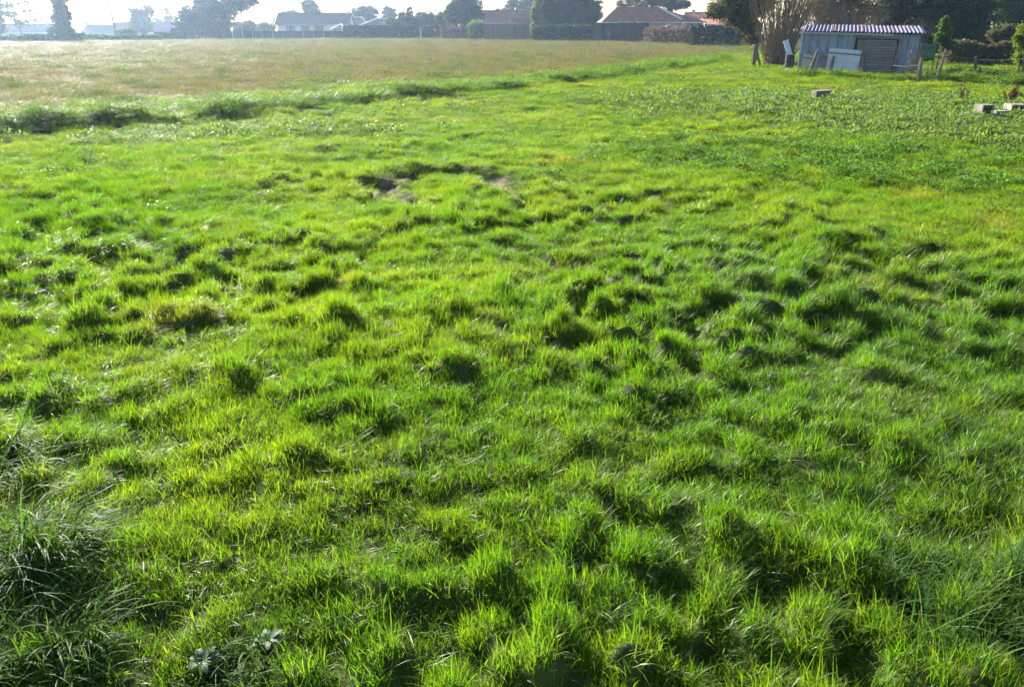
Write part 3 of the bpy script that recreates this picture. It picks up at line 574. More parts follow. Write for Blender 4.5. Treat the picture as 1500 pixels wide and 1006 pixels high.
# fence in front of the shed and garden
ff = empty('wire_fence', SP_(0, -1), 0, 'old wire fence with leaning split posts before the shed and garden', 'fence')
FP = [((1182, 113), (1197, 76), .10), ((1215, 111), (1222, 82), .06), ((1302, 115), (1303, 88), .07), ((1345, 122), (1350, 84), .075), ((1371, 121), (1386, 72), .07), ((1427, 118), (1429, 84), .06), ((1500, 122), (1502, 82), .07), ((1570, 124), (1576, 82), .05)]
tops = []
o0 = np.array(ff.location)
for (pb_, pt_, r) in FP:
    b = gnd(*pb_); b[2] = hz(b[0], b[1]); t_ = at(pt_[0], pt_[1], b[1] + .05); tops.append((b, t_)); mid = (b + t_) / 2 + rng.normal(size=3) * .02
    MB().tube([b - o0 - (0, 0, .15), mid - o0, t_ - o0], [r * 1.1, r, r * .8], 6).build('post', M['wood'], ff)
for f in (.55, .9):
    for (a, b) in zip(tops[3:-1], tops[4:]):
        p = a[0] + (a[1] - a[0]) * f; q = b[0] + (b[1] - b[0]) * f
        MB().tube([p - o0, (p + q) / 2 - o0 - (0, 0, .05), q - o0], [.005] * 3, 4).build('wire', M['plank'], ff)
for (a, b) in zip(tops[:3], tops[1:4]):
    p = a[0] + (a[1] - a[0]) * .7; q = b[0] + (b[1] - b[0]) * .7
    MB().tube([p - o0, (p + q) / 2 - o0 - (0, 0, .05), q - o0], [.005] * 3, 4).build('wire', M['plank'], ff)
# corner post left of the coppice
b = gnd(1102.5, 99.5); cp = empty('corner_post', (b[0], b[1], hz(b[0], b[1])), 0, 'thick old corner post with slanting brace at the tree', 'post')
MB().tube([(0, 0, -.1), (.02, 0, .5), (.03, 0, 1.05)], [.13, .12, .11], 7).build('post', M['wood'], cp)
MB().tube([(.42, .05, -.05), (.14, .02, .78)], [.06, .05], 6).build('brace', M['wood'], cp)
MB().box((0.03, 0, 1.06), (.2, .2, .03)).build('cap', M['plank'], cp)
b = gnd(1119.5, 98); o = empty('thin_post', (b[0], b[1], hz(b[0], b[1])), 0, 'thin grey post beside the thick braced corner post', 'post')
MB().tube([(0, 0, -.1), (0, 0, 1.15)], [.045, .04], 6).build('shaft', M['wood'], o); MB().tube([(0, 0, 1.0), (0, 0, 1.02)], [.05, .05], 6).build('wire_tie', M['plank'], o)
b = gnd(1158, 103); o = empty('rusty_drum', (b[0], b[1] + .3, hz(b[0], b[1] + .3)), 0, 'dark old drum between the coppiced trunk and shed', 'drum')
MB().tube([(0, 0, -.05), (0, 0, .62), (0, 0, .7)], [.22, .22, .2], 12).build('barrel', M['darkfence'], o)
for z_ in (.2, .45, .68): MB().tube([(0, 0, z_), (0, 0, z_ + .03)], [.235, .235], 12).build('hoop', M['rust'], o)
o = empty('blue_board', (b[0] - .2, b[1] + .15, hz(b[0], b[1])), 0, 'small light blue board tilted on top of the dark drum', 'board')
MB().box((0, 0, 0), (.26, .03, .72)).build('sheet', M['bluebox'], o, loc=(.02, .12, 1.0), rot=(-.2, -.35, .1)); MB().box((0, 0, 0), (.28, .05, .05)).build('rim', M['palesheet'], o, loc=(-.1, .18, 1.33), rot=(-.2, -.35, .1))

# ------------------------------------------------------------------ coppiced tree, evergreen and thicket by the shed
b = gnd(1138, 97); b[2] = hz(b[0], b[1]); rng = np.random.default_rng(21)
cop = empty('coppiced_tree', b, 0, 'old coppiced tree with thick gnarled stool and many pale upright shoots', 'tree')
mb = MB()
for k in range(9):
    a = k * 2 * pi / 9 + rng.normal() * .2; r0 = .34; tp = rng.uniform(.7, 1.5)
    mb.tube([(r0 * cos(a) * 1.5, r0 * sin(a), -.1), (r0 * cos(a) * 1.2, r0 * sin(a) * .9, tp * .5), (r0 * cos(a) * 1.3 + rng.normal() * .1, r0 * sin(a), tp)], [.26, .20, .11], 7)
mb.build('trunk', M['bark'], cop, smooth=True)
V = []; F = []; mb = MB()
for k in range(190):
    a = rng.uniform(0, 2 * pi); r0 = .62 * math.sqrt(rng.uniform()); h = rng.uniform(3.4, 6.2); sp = rng.uniform(.1, 2.1)
    p0 = np.array([r0 * cos(a) * 1.3, r0 * sin(a), rng.uniform(.05, .9)]); aa = a + rng.normal() * 1.1
    if rng.uniform() < .45: aa = rng.normal() * .5; sp *= 1.1
    e = p0 + np.array([cos(aa) * sp, sin(aa) * sp, h]); m1 = p0 + (e - p0) * .45 + np.array([cos(aa), sin(aa), 0]) * sp * .16 + rng.normal(size=3) * .05
    r = rng.uniform(.012, .032); mb.tube([p0, m1, e], [r, r * .8, r * .3], 3)
    if rng.uniform() < .5:
        s = p0 + (e - p0) * rng.uniform(.3, .7); mb.tube([s, s + np.array([rng.normal() * .4, rng.normal() * .4, rng.uniform(.5, 1.4)])], [r * .55, r * .2], 3)
mb.build('shoots', M['shoot'], cop)
V, T, c = crown_np([(-.45, -.1, .7, .3, .4, .6), (-.4, 0, 1.7, .3, .4, .5)], 40, 8, .11, rng, .3, .25); link('ivy', np_mesh('ivy', V, T, c), M['lf_brown'], cop)
b = R(1112, 50); s50 = FPX / (50 * CP)
ptree('holm_oak', 'grey green evergreen oak with low sweeping branches by the corner post', 50, 1112, [(1062, 12, 24, 12, 0), (1090, 20, 26, 14, .3), (1112, 8, 26, 14, 0), (1080, 32, 22, 9, -.3), (1100, 40, 18, 9, 0), (1050, 22, 14, 8, 0), (1085, -12, 34, 16, 0), (1118, -10, 26, 16, .5), (1106, 58, 14, 9, .2)], 'lf_olive', nclump=420, per=16, size=.13, trunk=(.12, 2.2), seed=30, csize=.2, shell=.3)
def thicket(name, label, px, Y, h, seed, m='twig', n=5, w=1.0):
    rng = np.random.default_rng(seed); b = R(px, Y); root = empty(name, b, 0, label, 'shrub'); mb = MB()
    for k in range(n):
        o = np.array([rng.normal() * w, rng.normal() * .5, 0]); bb_ = branch_np(rng, h * rng.uniform(.8, 1.15), .05, .5, 4, 4, .8)
        mb.add(np.array(bb_.v) + o, bb_.f); MB().tube([o + (0, 0, -.1), o + (0, 0, .9)], [.07, .05], 5).build('stem', M['bark'], root)
    mb.build('branches', M[m], root)['kind'] = 'stuff'; return root
thicket('brush_thicket', 'leafless brown thicket next to the coppiced shoots', 1195, 53, 4.5, 41, n=6)
thicket('brush_thicket', 'leafless tangled thicket rising over the left of the shed roof', 1232, 52, 4.2, 42, n=7)
thicket('brush_thicket', 'thin grey thicket over the middle of the shed roof', 1272, 54, 4.2, 43, n=6)
ptree('thicket_backdrop', 'dull brown leaved bush closing the view behind the leafless thickets', 62, 1222, [(1200, 12, 26, 16, 0), (1235, 14, 28, 16, 0), (1268, 18, 24, 14, 0), (1215, -10, 34, 18, 0), (1255, -10, 34, 18, 0), (1230, 38, 40, 14, 0)], 'lf_brown', nclump=420, per=12, size=.16, trunk=(.1, 2.5), seed=31, shell=.2, csize=.2)
ptree('grey_shrub', 'grey green shrub behind the right half of the shed', 58, 1305, [(1295, 14, 22, 14, 0), (1320, 22, 20, 14, 0), (1300, 38, 20, 10, 0), (1310, -4, 26, 14, 0)], 'lf_olive', nclump=300, per=14, size=.15, trunk=(.1, 2), seed=32, shell=.3)
ptree('laurel_mass', 'large dense dark laurel with sunlit lime top behind the garden', 56, 1395, [(1360, 26, 28, 16, 0), (1395, 22, 34, 20, .3), (1428, 26, 26, 18, 0), (1380, 46, 30, 14, 0), (1415, 48, 28, 14, 0), (1395, -2, 46, 16, .4), (1440, 8, 20, 14, 0), (1352, 6, 20, 14, 0)], 'lf_dark', nclump=760, per=16, size=.17, trunk=(.2, 2), seed=33, shell=.25)
ptree('lime_shrub', 'lime leaved top growth above the dense dark laurel', 59, 1400, [(1372, 0, 26, 6, 0), (1412, -2, 30, 6, 0), (1440, 4, 14, 6, 0)], 'lf_lime', nclump=170, per=12, size=.16, trunk=(.12, 3), seed=34, shell=.4)  # sun on the laurel's top, painted as a layer of lime leaves
ptree('blue_green_tree', 'blue green bushy tree behind the garden beyond the laurel', 70, 1478, [(1470, 12, 20, 14, 0), (1495, 8, 24, 16, 0), (1484, 30, 24, 12, 0), (1520, 22, 26, 18, 0), (1490, -14, 34, 18, 0)], 'lf_mid', nclump=420, per=14, size=.19, trunk=(.2, 2), seed=35, shell=.25)
ptree('clipped_shrub', 'low clipped dome of olive foliage at the back of the garden', 46, 1468, [(1462, 48, 14, 9, 0), (1478, 46, 14, 9, 0), (1470, 54, 18, 8, 0)], 'lf_olive', nclump=240, per=14, size=.11, trunk=(.08, 1), seed=36, shell=.4)
ptree('young_evergreen', 'small dark sapling just right of the shed roof', 40, 1383, [(1384, 40, 7, 9, 0), (1380, 54, 8, 9, 0), (1388, 66, 8, 8, 0), (1386, 30, 4, 6, 0)], 'lf_mid', nclump=110, per=12, size=.12, trunk=(.035, 1.6), seed=37, csize=.25)
ptree('golden_shrub', 'yellow green shrub at the right hand end of the wire fence', 33, 1506, [(1500, 62, 12, 10, 0), (1508, 80, 16, 14, 0), (1503, 46, 10, 10, 0), (1512, 98, 14, 12, 0), (1490, 56, 6, 5, 0)], 'lf_lime', nclump=260, per=12, size=.09, trunk=(.05, 1.4), seed=38, csize=.22)
H2('hedge', 'rough dry hedge behind the garden fence posts', 1395, 1500, 46, 44, 66, .8, 'lf_olive', seed=9, rough=.25, size=.12, dens=130)
H2('hedge', 'long dark hedge closing the garden beyond the rough dry one', 1340, 1640, 66, 64, 44, 1.4, 'lf_hedge', seed=10, rough=.15, size=.2, dens=50)
nb = at(1362, 62, 38.4); o = empty('green_net', (nb[0], nb[1], hz(nb[0], nb[1])), .15, 'faded green net draped beside the right end of the shed', 'net')
V = []; F = []; q = 12
for i_ in range(q):
    for j_ in range(q): V.append((-.4 + .8 * i_ / (q - 1), .05 * sin(i_ * 1.3) * (1 - j_ / q) + .03 * cos(j_),   .5 + .75 * j_ / (q - 1) + .03 * sin(i_ * .9)))
for i_ in range(q - 1):
    for j_ in range(q - 1): F.append((i_ * q + j_, (i_ + 1) * q + j_, (i_ + 1) * q + j_ + 1, i_ * q + j_ + 1))
s_ = MB().add(V, F).build('netting', M['net'], o, smooth=True); s_.modifiers.new('s', 'SOLIDIFY').thickness = .01
for x_ in (-.38, .38): MB().tube([(x_, .03, -.1), (x_, .03, 1.28)], [.03, .025], 5).build('stake', M['wood'], o)

# ------------------------------------------------------------------ garden odds and ends
def stone_me(seed, sx, sy, sz):
    rng = np.random.default_rng(seed); bm_v = []; n = 9; m_ = 6; F = []
    for i_ in range(m_):
        t = pi * (i_ + .0) / (m_ - 1)
        for k in range(n):
            a = 2 * pi * k / n; bm_v.append((sin(t) * cos(a) * sx * rng.uniform(.82, 1.12), sin(t) * sin(a) * sy * rng.uniform(.82, 1.12), np.clip(cos(t) * 1.25, -1, .8) * sz * rng.uniform(.9, 1.05)))
    for i_ in range(m_ - 1):
        for k in range(n): F.append((i_ * n + k, (i_ + 1) * n + k, (i_ + 1) * n + (k + 1) % n, i_ * n + (k + 1) % n))
    me = bpy.data.meshes.new('stone'); me.from_pydata(bm_v, [], F); me.update(); return me
def stone(label, px, py, sx, sy, sz, m='stone', seed=0, name='stone', cat='stone', group=None):
    b = gnd(px, py); o = link(name, stone_me(seed, sx, sy, sz), M[m], loc=(b[0], b[1], hz(b[0], b[1]) + sz * .45)); return tag(o, label, cat, group)
def block(label, px, py, d, rz, m='concrete'):
    b = gnd(px, py); o = empty('concrete_block', (b[0], b[1] + d[1] / 2, hz(b[0], b[1]) + .07), rz, label, 'block')
    w, l, h = d; t = .035
    mb = MB()
    mb.box((0, 0, t / 2), (w, l, t)); mb.box((0, 0, h - t / 2), (w, l, t))
    for x_ in (-w / 2 + t / 2, w / 2 - t / 2): mb.box((x_, 0, h / 2), (t, l, h - 2 * t))
    mb.build('shell', M[m], o); MB().box((0, .02, h / 2), (w - 2 * t, l - .06, h - 2 * t)).build('core', M['soil'], o); return o  # dark soil coloured fill painted in for the shade inside the hollow
block('grey hollow concrete block on end at the garden edge', 1443, 177, (.27, .3, .29), .1, 'concrete')
block('pale hollow concrete block lying by the frame end at the garden edge', 1492, 176, (.34, .42, .27), -.15, 'concrete')
b = gnd(1467, 177); o = empty('stone_slab', (b[0], b[1] + .1, hz(b[0], b[1]) + .02), .05, 'dark flat slab lying between the two hollow concrete blocks', 'slab'); MB().box((0, 0, .05), (.52, .25, .1)).build('slab', M['stone'], o, bevel=.012); MB().box((.05, .05, .13), (.3, .16, .06)).build('flake', M['stone'], o)
stone('pale round stone left of the concrete blocks', 1394, 176, .07, .06, .07, 'concrete', 1)
stone('pale flat stone beside the round one near the blocks', 1404, 178, .11, .07, .05, 'concrete', 2)
stone('angular brown stone at the foot of the grey block', 1425, 180, .1, .08, .06, 'soil', 3)
b = gnd(1204, 151); o = empty('stump', (b[0], b[1] + .15, hz(b[0], b[1] + .15)), .1, 'dark square cut stump with pale flat top among the weeds', 'stump'); MB().box((0, 0, .09), (.40, .3, .44)).build('body', M['wood'], o, bevel=.02); MB().box((0, 0, .32), (.42, .32, .03), tilt=(0, -.06)).build('top_board', M['wood'], o)
stone('lumpy grey stone right of the square cut stump', 1226, 151, .14, .12, .14, 'stone', 4)
stone('broad pale rock half hidden in the weeds', 1278, 149, .30, .2, .14, 'concrete', 5)
stone('grey rock next to the broad pale one', 1262, 147, .16, .14, .10, 'stone', 6)
stone('small pale stone at the drum foot', 1148, 103, .12, .1, .08, 'concrete', 7)
stone('white stone lying before the dark drum', 1154, 104.5, .14, .1, .08, 'palesheet', 8)
for k, (px, py) in enumerate([(1322, 148), (1336, 152), (1300, 153), (1352, 160), (1384, 166), (1416, 190), (1440, 194), (1330, 160)]):
    stone(['small dark grey stone among the weeds by the garden', 'small pale stone among the weeds by the garden', 'small brown clod of earth among the weeds'][k % 3], px, py, .08 + .02 * (k % 3), .06, .05, ['stone', 'concrete', 'soil'][k % 3], 20 + k, group=['grey stones among the weeds', 'pale stones among the weeds', 'clods among the weeds'][k % 3])
def weedy(name, label, px, py, h, w, lm, seed, n=50, size=.06, cat='plant', group=None):
    rng = np.random.default_rng(seed); b = gnd(px, py); root = empty(name, (b[0], b[1], hz(b[0], b[1])), 0, label, cat, group); mb = MB(); P = []
    for k in range(12):
        e = np.array([rng.normal() * w, rng.normal() * w, h * rng.uniform(.6, 1.1)]); m1 = e * .5 + rng.normal(size=3) * .03; mb.tube([(e[0] * .15, e[1] * .15, -.05), m1, e], [.013, .010, .005], 3)
        for q in range(n): t = rng.uniform(.15, 1); P.append(e * t + rng.normal(size=3) * w * .25)
    mb.build('stems', M['twig'], root)['kind'] = 'stuff'; P = np.array(P); P[:, 2] = np.abs(P[:, 2]); V, T = leaves_np(P, size, rng); c = rng.uniform(.6, 1.3, len(P))[:, None] * np.ones(3); link('leaves', np_mesh('leaves', V, T, np.repeat(c, 4, 0)), M[lm], root); return root
weedy('dry_plant', 'rust brown dried plant standing in the weeds', 1407, 150, .5, .12, 'lf_rust', 1, 12)
weedy('columnar_bush', 'upright rust and yellow bush behind the pale concrete block', 1480, 156, .55, .10, 'lf_rust', 2, 40)
weedy('leafy_weed', 'green leafy weed beside the upright rust and yellow bush', 1492, 148, .3, .1, 'lf_mid', 3, 20)
weedy('fence_weed', 'dry pale weed leaning on the fence before the shed door', 1272, 109, 1.1, .18, 'lf_brown', 4, 3)
weedy('fence_weed', 'green scrub at the foot of the first split post', 1205, 108, .4, .2, 'lf_mid', 5, 30)
weedy('fence_weed', 'pale feathery dead weed against the right end of the shed', 1330, 118, 1.3, .16, 'lf_brown', 6, 10)
weedy('fence_weed', 'leafy green weeds between two leaning fence posts', 1358, 121, .6, .28, 'lf_weed', 7, 40)
weedy('fence_weed', 'dry brown weed at the middle of the shed front', 1240, 109, .55, .08, 'lf_brown', 8, 6)
for k in range(9):
    weedy('garden_weed', ['dark green weed clump in the garden behind the wire fence', 'grey green weed clump in the garden behind the wire fence'][k % 2], 1400 + k * 12 + (k % 3) * 4, 113 + (k * 7) % 13, .35, .22, 'lf_weed' if k % 2 else 'lf_mid', 30 + k, 26, group=['dark green garden weeds', 'grey green garden weeds'][k % 2])

# ------------------------------------------------------------------ grass
def blades(rng, n, L, Ls, Wd, lean, lean_s, dirspread, radius, droop, straw=.06, seg=3, bright=.25, strawcol=(2.2, 1.5, 2.4)):
    """n tapering bent blades rooted in a disc, leaning about +x; returns verts, tris, colours"""
    k = seg; rr = radius * np.sqrt(rng.uniform(size=n)); aa = rng.uniform(0, 2 * pi, n)
    p = np.stack([rr * np.cos(aa), rr * np.sin(aa), np.full(n, -.012)], 1)
    ln = np.maximum(.02, L * (1 + Ls * rng.normal(size=n))); az = rng.normal(size=n) * dirspread if dirspread < 3 else rng.uniform(0, 2 * pi, n)
    ph = np.abs(lean + lean_s * rng.normal(size=n)); dr = droop * rng.uniform(.3, 1.7, n); wd = Wd * rng.uniform(.6, 1.3, n)
    tw = rng.normal(size=n) * .7; is_s = rng.uniform(size=n) < straw
    ph = np.where(is_s, ph + .35, ph)
    side = np.stack([-np.sin(az + tw), np.cos(az + tw), np.zeros(n)], 1); V = []; C = []
    b = rng.uniform(1 - bright, 1 + bright, n); hue = rng.normal(size=n) * .09
    base = np.stack([b * (1 + hue), b, b * (1 - hue)], 1); base[is_s] = np.array(strawcol) * rng.uniform(.6, 1.1, (is_s.sum(), 1))
    wprof = [.75, 1.0, .8, .55, .35][:k] if k > 3 else [.8, 1.0, .62]
    for i in range(k + 1):
        t = i / k; w = wd * (wprof[i] if i < k else 0)
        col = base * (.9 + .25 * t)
        if i < k: V += [p - side * w[:, None] * .5, p + side * w[:, None] * .5]; C += [col, col]
        else: V += [p]; C += [col]
        a = ph + dr * t; s = ln / k
        p = p + np.stack([np.sin(a) * np.cos(az) * s, np.sin(a) * np.sin(az) * s, np.cos(a) * s], 1)
    m = 2 * k + 1; V = np.stack(V, 1).reshape(-1, 3); C = np.stack(C, 1).reshape(-1, 3); o = np.arange(n)[:, None] * m; T = []
    for i in range(k - 1): T += [o + [2 * i, 2 * i + 1, 2 * i + 3], o + [2 * i, 2 * i + 3, 2 * i + 2]]
    T += [o + [2 * k - 2, 2 * k - 1, 2 * k]]
    return V, np.concatenate(T), C
def tuft_collection(name, defs, m):
    c = bpy.data.collections.new(name)
    for i, (V, T, C) in enumerate(defs):
        me = np_mesh('%s_%02d' % (name, i), V, T, C); me.materials.append(m); c.objects.link(bpy.data.objects.new('%s_%02d' % (name, i), me))
    return c
def scatter(name, label, P, rot, scl, col, idx, coll, cat=None):
    me = bpy.data.meshes.new(name); me.vertices.add(len(P)); me.vertices.foreach_set('co', P.astype(np.float32).ravel())
    me.attributes.new('rot', 'FLOAT_VECTOR', 'POINT').data.foreach_set('vector', rot.astype(np.float32).ravel())
    me.attributes.new('scl', 'FLOAT_VECTOR', 'POINT').data.foreach_set('vector', scl.astype(np.float32).ravel())
    c4 = np.ones((len(P), 4), np.float32); c4[:, :3] = col
    me.attributes.new('icol', 'FLOAT_COLOR', 'POINT').data.foreach_set('color', c4.ravel())
    me.attributes.new('idx', 'INT', 'POINT').data.foreach_set('value', idx.astype(np.int32))
    o = link(name, me); tag(o, label, cat, kind='stuff')
    ng = bpy.data.node_groups.new(name, 'GeometryNodeTree')
    ng.interface.new_socket('Geometry', in_out='INPUT', socket_type='NodeSocketGeometry'); ng.interface.new_socket('Geometry', in_out='OUTPUT', socket_type='NodeSocketGeometry')
    N = ng.nodes.new; gi = N('NodeGroupInput'); go = N('NodeGroupOutput'); ip = N('GeometryNodeInstanceOnPoints'); ci = N('GeometryNodeCollectionInfo')
    ci.inputs['Collection'].default_value = coll; ci.inputs['Separate Children'].default_value = True; ci.inputs['Reset Children'].default_value = True
    def na(nm, t): x = N('GeometryNodeInputNamedAttribute'); x.data_type = t; x.inputs[0].default_value = nm; return x.outputs[0]
    ln = ng.links.new; ip.inputs['Pick Instance'].default_value = True
    ln(gi.outputs[0], ip.inputs['Points']); ln(ci.outputs[0], ip.inputs['Instance']); ln(na('idx', 'INT'), ip.inputs['Instance Index'])
    ln(na('rot', 'FLOAT_VECTOR'), ip.inputs['Rotation']); ln(na('scl', 'FLOAT_VECTOR'), ip.inputs['Scale']); ln(ip.outputs[0], go.inputs[0])
    o.modifiers.new('scatter', 'NODES').node_group = ng
    return o
rng = np.random.default_rng(11)
TUFT_R = .055
lawn_t = []
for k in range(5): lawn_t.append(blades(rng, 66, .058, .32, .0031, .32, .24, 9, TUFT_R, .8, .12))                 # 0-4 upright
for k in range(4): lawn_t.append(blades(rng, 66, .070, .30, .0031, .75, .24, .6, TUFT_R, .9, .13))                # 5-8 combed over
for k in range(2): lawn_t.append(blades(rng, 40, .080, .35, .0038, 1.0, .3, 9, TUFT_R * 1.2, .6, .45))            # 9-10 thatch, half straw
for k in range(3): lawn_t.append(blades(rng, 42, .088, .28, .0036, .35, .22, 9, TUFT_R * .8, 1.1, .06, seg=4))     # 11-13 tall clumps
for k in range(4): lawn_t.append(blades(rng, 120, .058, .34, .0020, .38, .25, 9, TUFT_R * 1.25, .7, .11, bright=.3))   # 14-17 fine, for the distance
LAWN = tuft_collection('lawn_tuft', lawn_t, M['grass'])
for o in LAWN.objects:
    if int(o.name[-2:]) >= 14: o.data.materials[0] = M['fargrass']

def sample(dens, d0, d1, half=47):
    """points in a wedge before the camera, density per m2 falling with distance"""
    dd = np.linspace(d0, d1, 4000); w = dens(dd) * dd * 2 * radians(half); cdf = np.cumsum(w) * (dd[1] - dd[0]); n = int(cdf[-1])
    d = np.interp(rng.uniform(0, cdf[-1], n), cdf, dd); a = np.radians(rng.uniform(-half, half, n)); return d * np.sin(a), d * np.cos(a), d
def gsize(d): return np.maximum(1.0, d / 6.0) ** .86
COMB = gp(1330, 640)
def windfield(x, y):
    return 1.9 * noise(x * .35 + 4, y * .35, 51) + .7 * noise(x * 1.1, y * 1.1, 52)
def lerp(a, b, t): return a + (b - a) * t[:, None]
C3 = lambda *v: np.array(v)[None, :]

xa, ya, da = sample(lambda d: 500 + 0 * d, .3, 4.0, 72); xb, yb, db_ = sample(lambda d: (430 + 60 * (d < 6)) / gsize(d) ** 2, 4.0, 75)
x, y, d = np.r_[xa, xb], np.r_[ya, yb], np.r_[da, db_]; s = gsize(d)
mw = meadow(x, y); keep = (rng.uniform(size=len(x)) > mw) & (rng.uniform(size=len(x)) > bare(x, y) * 1.15); 
x, y, d, s = x[keep], y[keep], d[keep], s[keep]; n = len(x)
e = .12; hgt = height(x, y); lap = hgt - .25 * (height(x + e, y) + height(x - e, y) + height(x, y + e) + height(x, y - e))
tall = np.clip(lap / .035, -1, 1.5)                                   # tussock crowns carry longer grass
big = noise(x * .5 + 3, y * .5, 53); fine = noise(x * 2.3, y * 2.3, 54)
hs = .95 + .30 * tall + .22 * big + .15 * fine; hs = hs * (1 - .5 * np.exp(-(polyd(x, y, RING)[0] / .5) ** 2)); hs = np.clip(hs, .35, 1.9) * (1 + .25 * np.clip((height(x, y + .06) - hgt) / .06, 0, 1)) * (1 - .25 * sstep(9, 20, d))
comb = sstep(.0, 1.0, (x - gp(950, 600)[0]) / 1.2) * (1 - sstep(7, 10, d)) * .55
comb = np.maximum(comb, .45 * sstep(.1, .5, noise(x * .7 + 8, y * .7, 55)))
u = rng.uniform(size=n); idx = np.where(u < comb, rng.integers(5, 9, n), rng.integers(0, 5, n))
idx = np.where(rng.uniform(size=n) < .10 + .18 * (tall < -.2), rng.integers(9, 11, n), idx)
idx = np.where((rng.uniform(size=n) < .10 * (tall > .2)), rng.integers(11, 14, n), idx)
idx = np.where(rng.uniform(size=n) < sstep(6, 11, d), rng.integers(14, 18, n), idx)
rz = np.where(idx >= 9, rng.uniform(0, 2 * pi, n), np.where(idx < 5, rng.uniform(0, 2 * pi, n), .25 + windfield(x, y) * .8 + rng.normal(size=n) * .35))
rot = np.stack([rng.normal(size=n) * .12, rng.normal(size=n) * .12, rz], 1)
sc = s * rng.uniform(.85, 1.2, n); sz = s ** .28 * hs * rng.uniform(.8, 1.2, n); scl = np.stack([sc, sc, sz], 1)
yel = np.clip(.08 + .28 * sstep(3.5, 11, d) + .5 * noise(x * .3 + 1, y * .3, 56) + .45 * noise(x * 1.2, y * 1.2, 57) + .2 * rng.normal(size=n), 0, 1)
drk = np.clip(.5 + .6 * noise(x * .8 + 7, y * .8, 58), 0, 1)
col = lerp(C3(.062, .128, .010), C3(.128, .172, .014), yel) * (1.08 - .14 * drk)[:, None]
brn = np.clip(2.2 * noise(x * .9 + 2, y * .9, 59) - 1.0, 0, 1) * .6; col = lerp(col, C3(.19, .16, .045), brn)
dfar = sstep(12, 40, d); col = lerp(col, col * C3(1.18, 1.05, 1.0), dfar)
P = np.stack([x, y, hgt], 1)
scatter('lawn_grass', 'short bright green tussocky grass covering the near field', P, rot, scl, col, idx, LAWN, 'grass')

# dry meadow
dry_t = []
for k in range(4): dry_t.append(blades(rng, 110, .070, .4, .0022, .6, .35, 9, TUFT_R * 1.5, .7, .22, strawcol=(1.4, 1.15, 1.8), bright=.35))
for k in range(2): dry_t.append(blades(rng, 30, .17, .4, .0015, .12, .12, 9, TUFT_R * 2.2, .2, .2, strawcol=(1.2, .9, 1.3)))
for k in range(2): dry_t.append(blades(rng, 110, .095, .3, .0026, .4, .25, 9, TUFT_R * 1.3, .8, .08))
DRY = tuft_collection('dry_tuft', dry_t, M['dry'])
x, y, d = sample(lambda d: 380 / gsize(d) ** 2, 12, 172, 44); keep = (rng.uniform(size=len(x)) < meadow(x, y)); x, y, d = x[keep], y[keep], d[keep]; s = gsize(d); n = len(x)
p1 = noise(x * .12, y * .07 + 3, 61); p2 = noise(x * .5, y * .35, 62); p3 = noise(x * 1.3, y * 1.1, 63)
idx = rng.integers(0, 4, n); u = rng.uniform(size=n)
idx = np.where(u < .10 + .14 * sstep(-.2, .3, p1), rng.integers(4, 6, n), idx); idx = np.where((.6 * p2 + .9 * noise(x * .9, y * .7, 64) > .50), rng.integers(6, 8, n), idx)
rot = np.stack([rng.normal(size=n) * .1, rng.normal(size=n) * .1, rng.uniform(0, 2 * pi, n)], 1)
sc = s * rng.uniform(.8, 1.2, n); sz = s ** .30 * rng.uniform(.5, 1.6, n) * (1 + .3 * p2) * np.where(idx < 6, .9, 1.0); scl = np.stack([np.where((idx == 4) | (idx == 5), sc * .7, sc), np.where((idx == 4) | (idx == 5), sc * .7, sc), sz], 1)
g = np.clip(.62 + .8 * p2 + .5 * p3 - .3 * p1 + .2 * rng.normal(size=n), 0, 1)
col = lerp(C3(.118, .108, .046), C3(.100, .132, .026), g); col = np.where((idx >= 6)[:, None], C3(.060, .095, .030), col)
col = np.where(((idx == 4) | (idx == 5))[:, None], C3(.105, .088, .075) * rng.uniform(.7, 1.2, (n, 1)), col)
P = np.stack([x, y, height(x, y)], 1); scatter('meadow_grass', 'dry straw and olive grass with dead stalks on the far meadow', P, rot, scl, col, idx, DRY, 'grass')

# long grass on the bank between lawn and meadow, along the hedge foot and furrow
bank_t = []
for k in range(4): bank_t.append(blades(rng, 60, .30, .3, .0075, .35, .25, 9, .14, 1.3, .05, seg=4))
BANKT = tuft_collection('bank_tuft', bank_t, M['fargrass'])
x, y, d = sample(lambda d: 60 / (np.maximum(1, d / 16)) ** 1.5, 10, 95, 46)
db, sd_, al = polyd(x, y, BANK); dn, sn, an = polyd(x, y, FURROW)
wd = np.where(sd_ > 0, 1.5, .45) * (1 + .5 * noise(al * .5, al * 0 + 2, 71))
w1 = np.exp(-(db / wd) ** 2) * np.clip(.72 + 1.0 * noise(x * .6, y * .6, 72), 0, 1); w2 = .8 * np.exp(-(dn / .45) ** 2) * np.clip(.6 + noise(x * 1.1, y * 1.1, 73), 0, 1) * (y < 40)
w3 = .35 * np.clip(noise(x * .35, y * .35, 74) * 2.2 - .75, 0, 1) * (meadow(x, y) < .9)
keep = rng.uniform(size=len(x)) < np.maximum(np.maximum(w1, w2), w3); x, y, d, al, w3 = x[keep], y[keep], d[keep], al[keep], w3[keep]; n = len(x); s = np.maximum(1, d / 16) ** .75
left = np.exp(-((x + 12.5) / 4.6) ** 2) * (y < 24)
sz = s ** .4 * rng.uniform(.6, 1.1, n) * (.66 + .45 * left) * np.where(w3 > .01, .7, 1); sc = s * rng.uniform(.8, 1.3, n)
rot = np.stack([rng.normal(size=n) * .15, rng.normal(size=n) * .15, rng.uniform(0, 2 * pi, n)], 1)
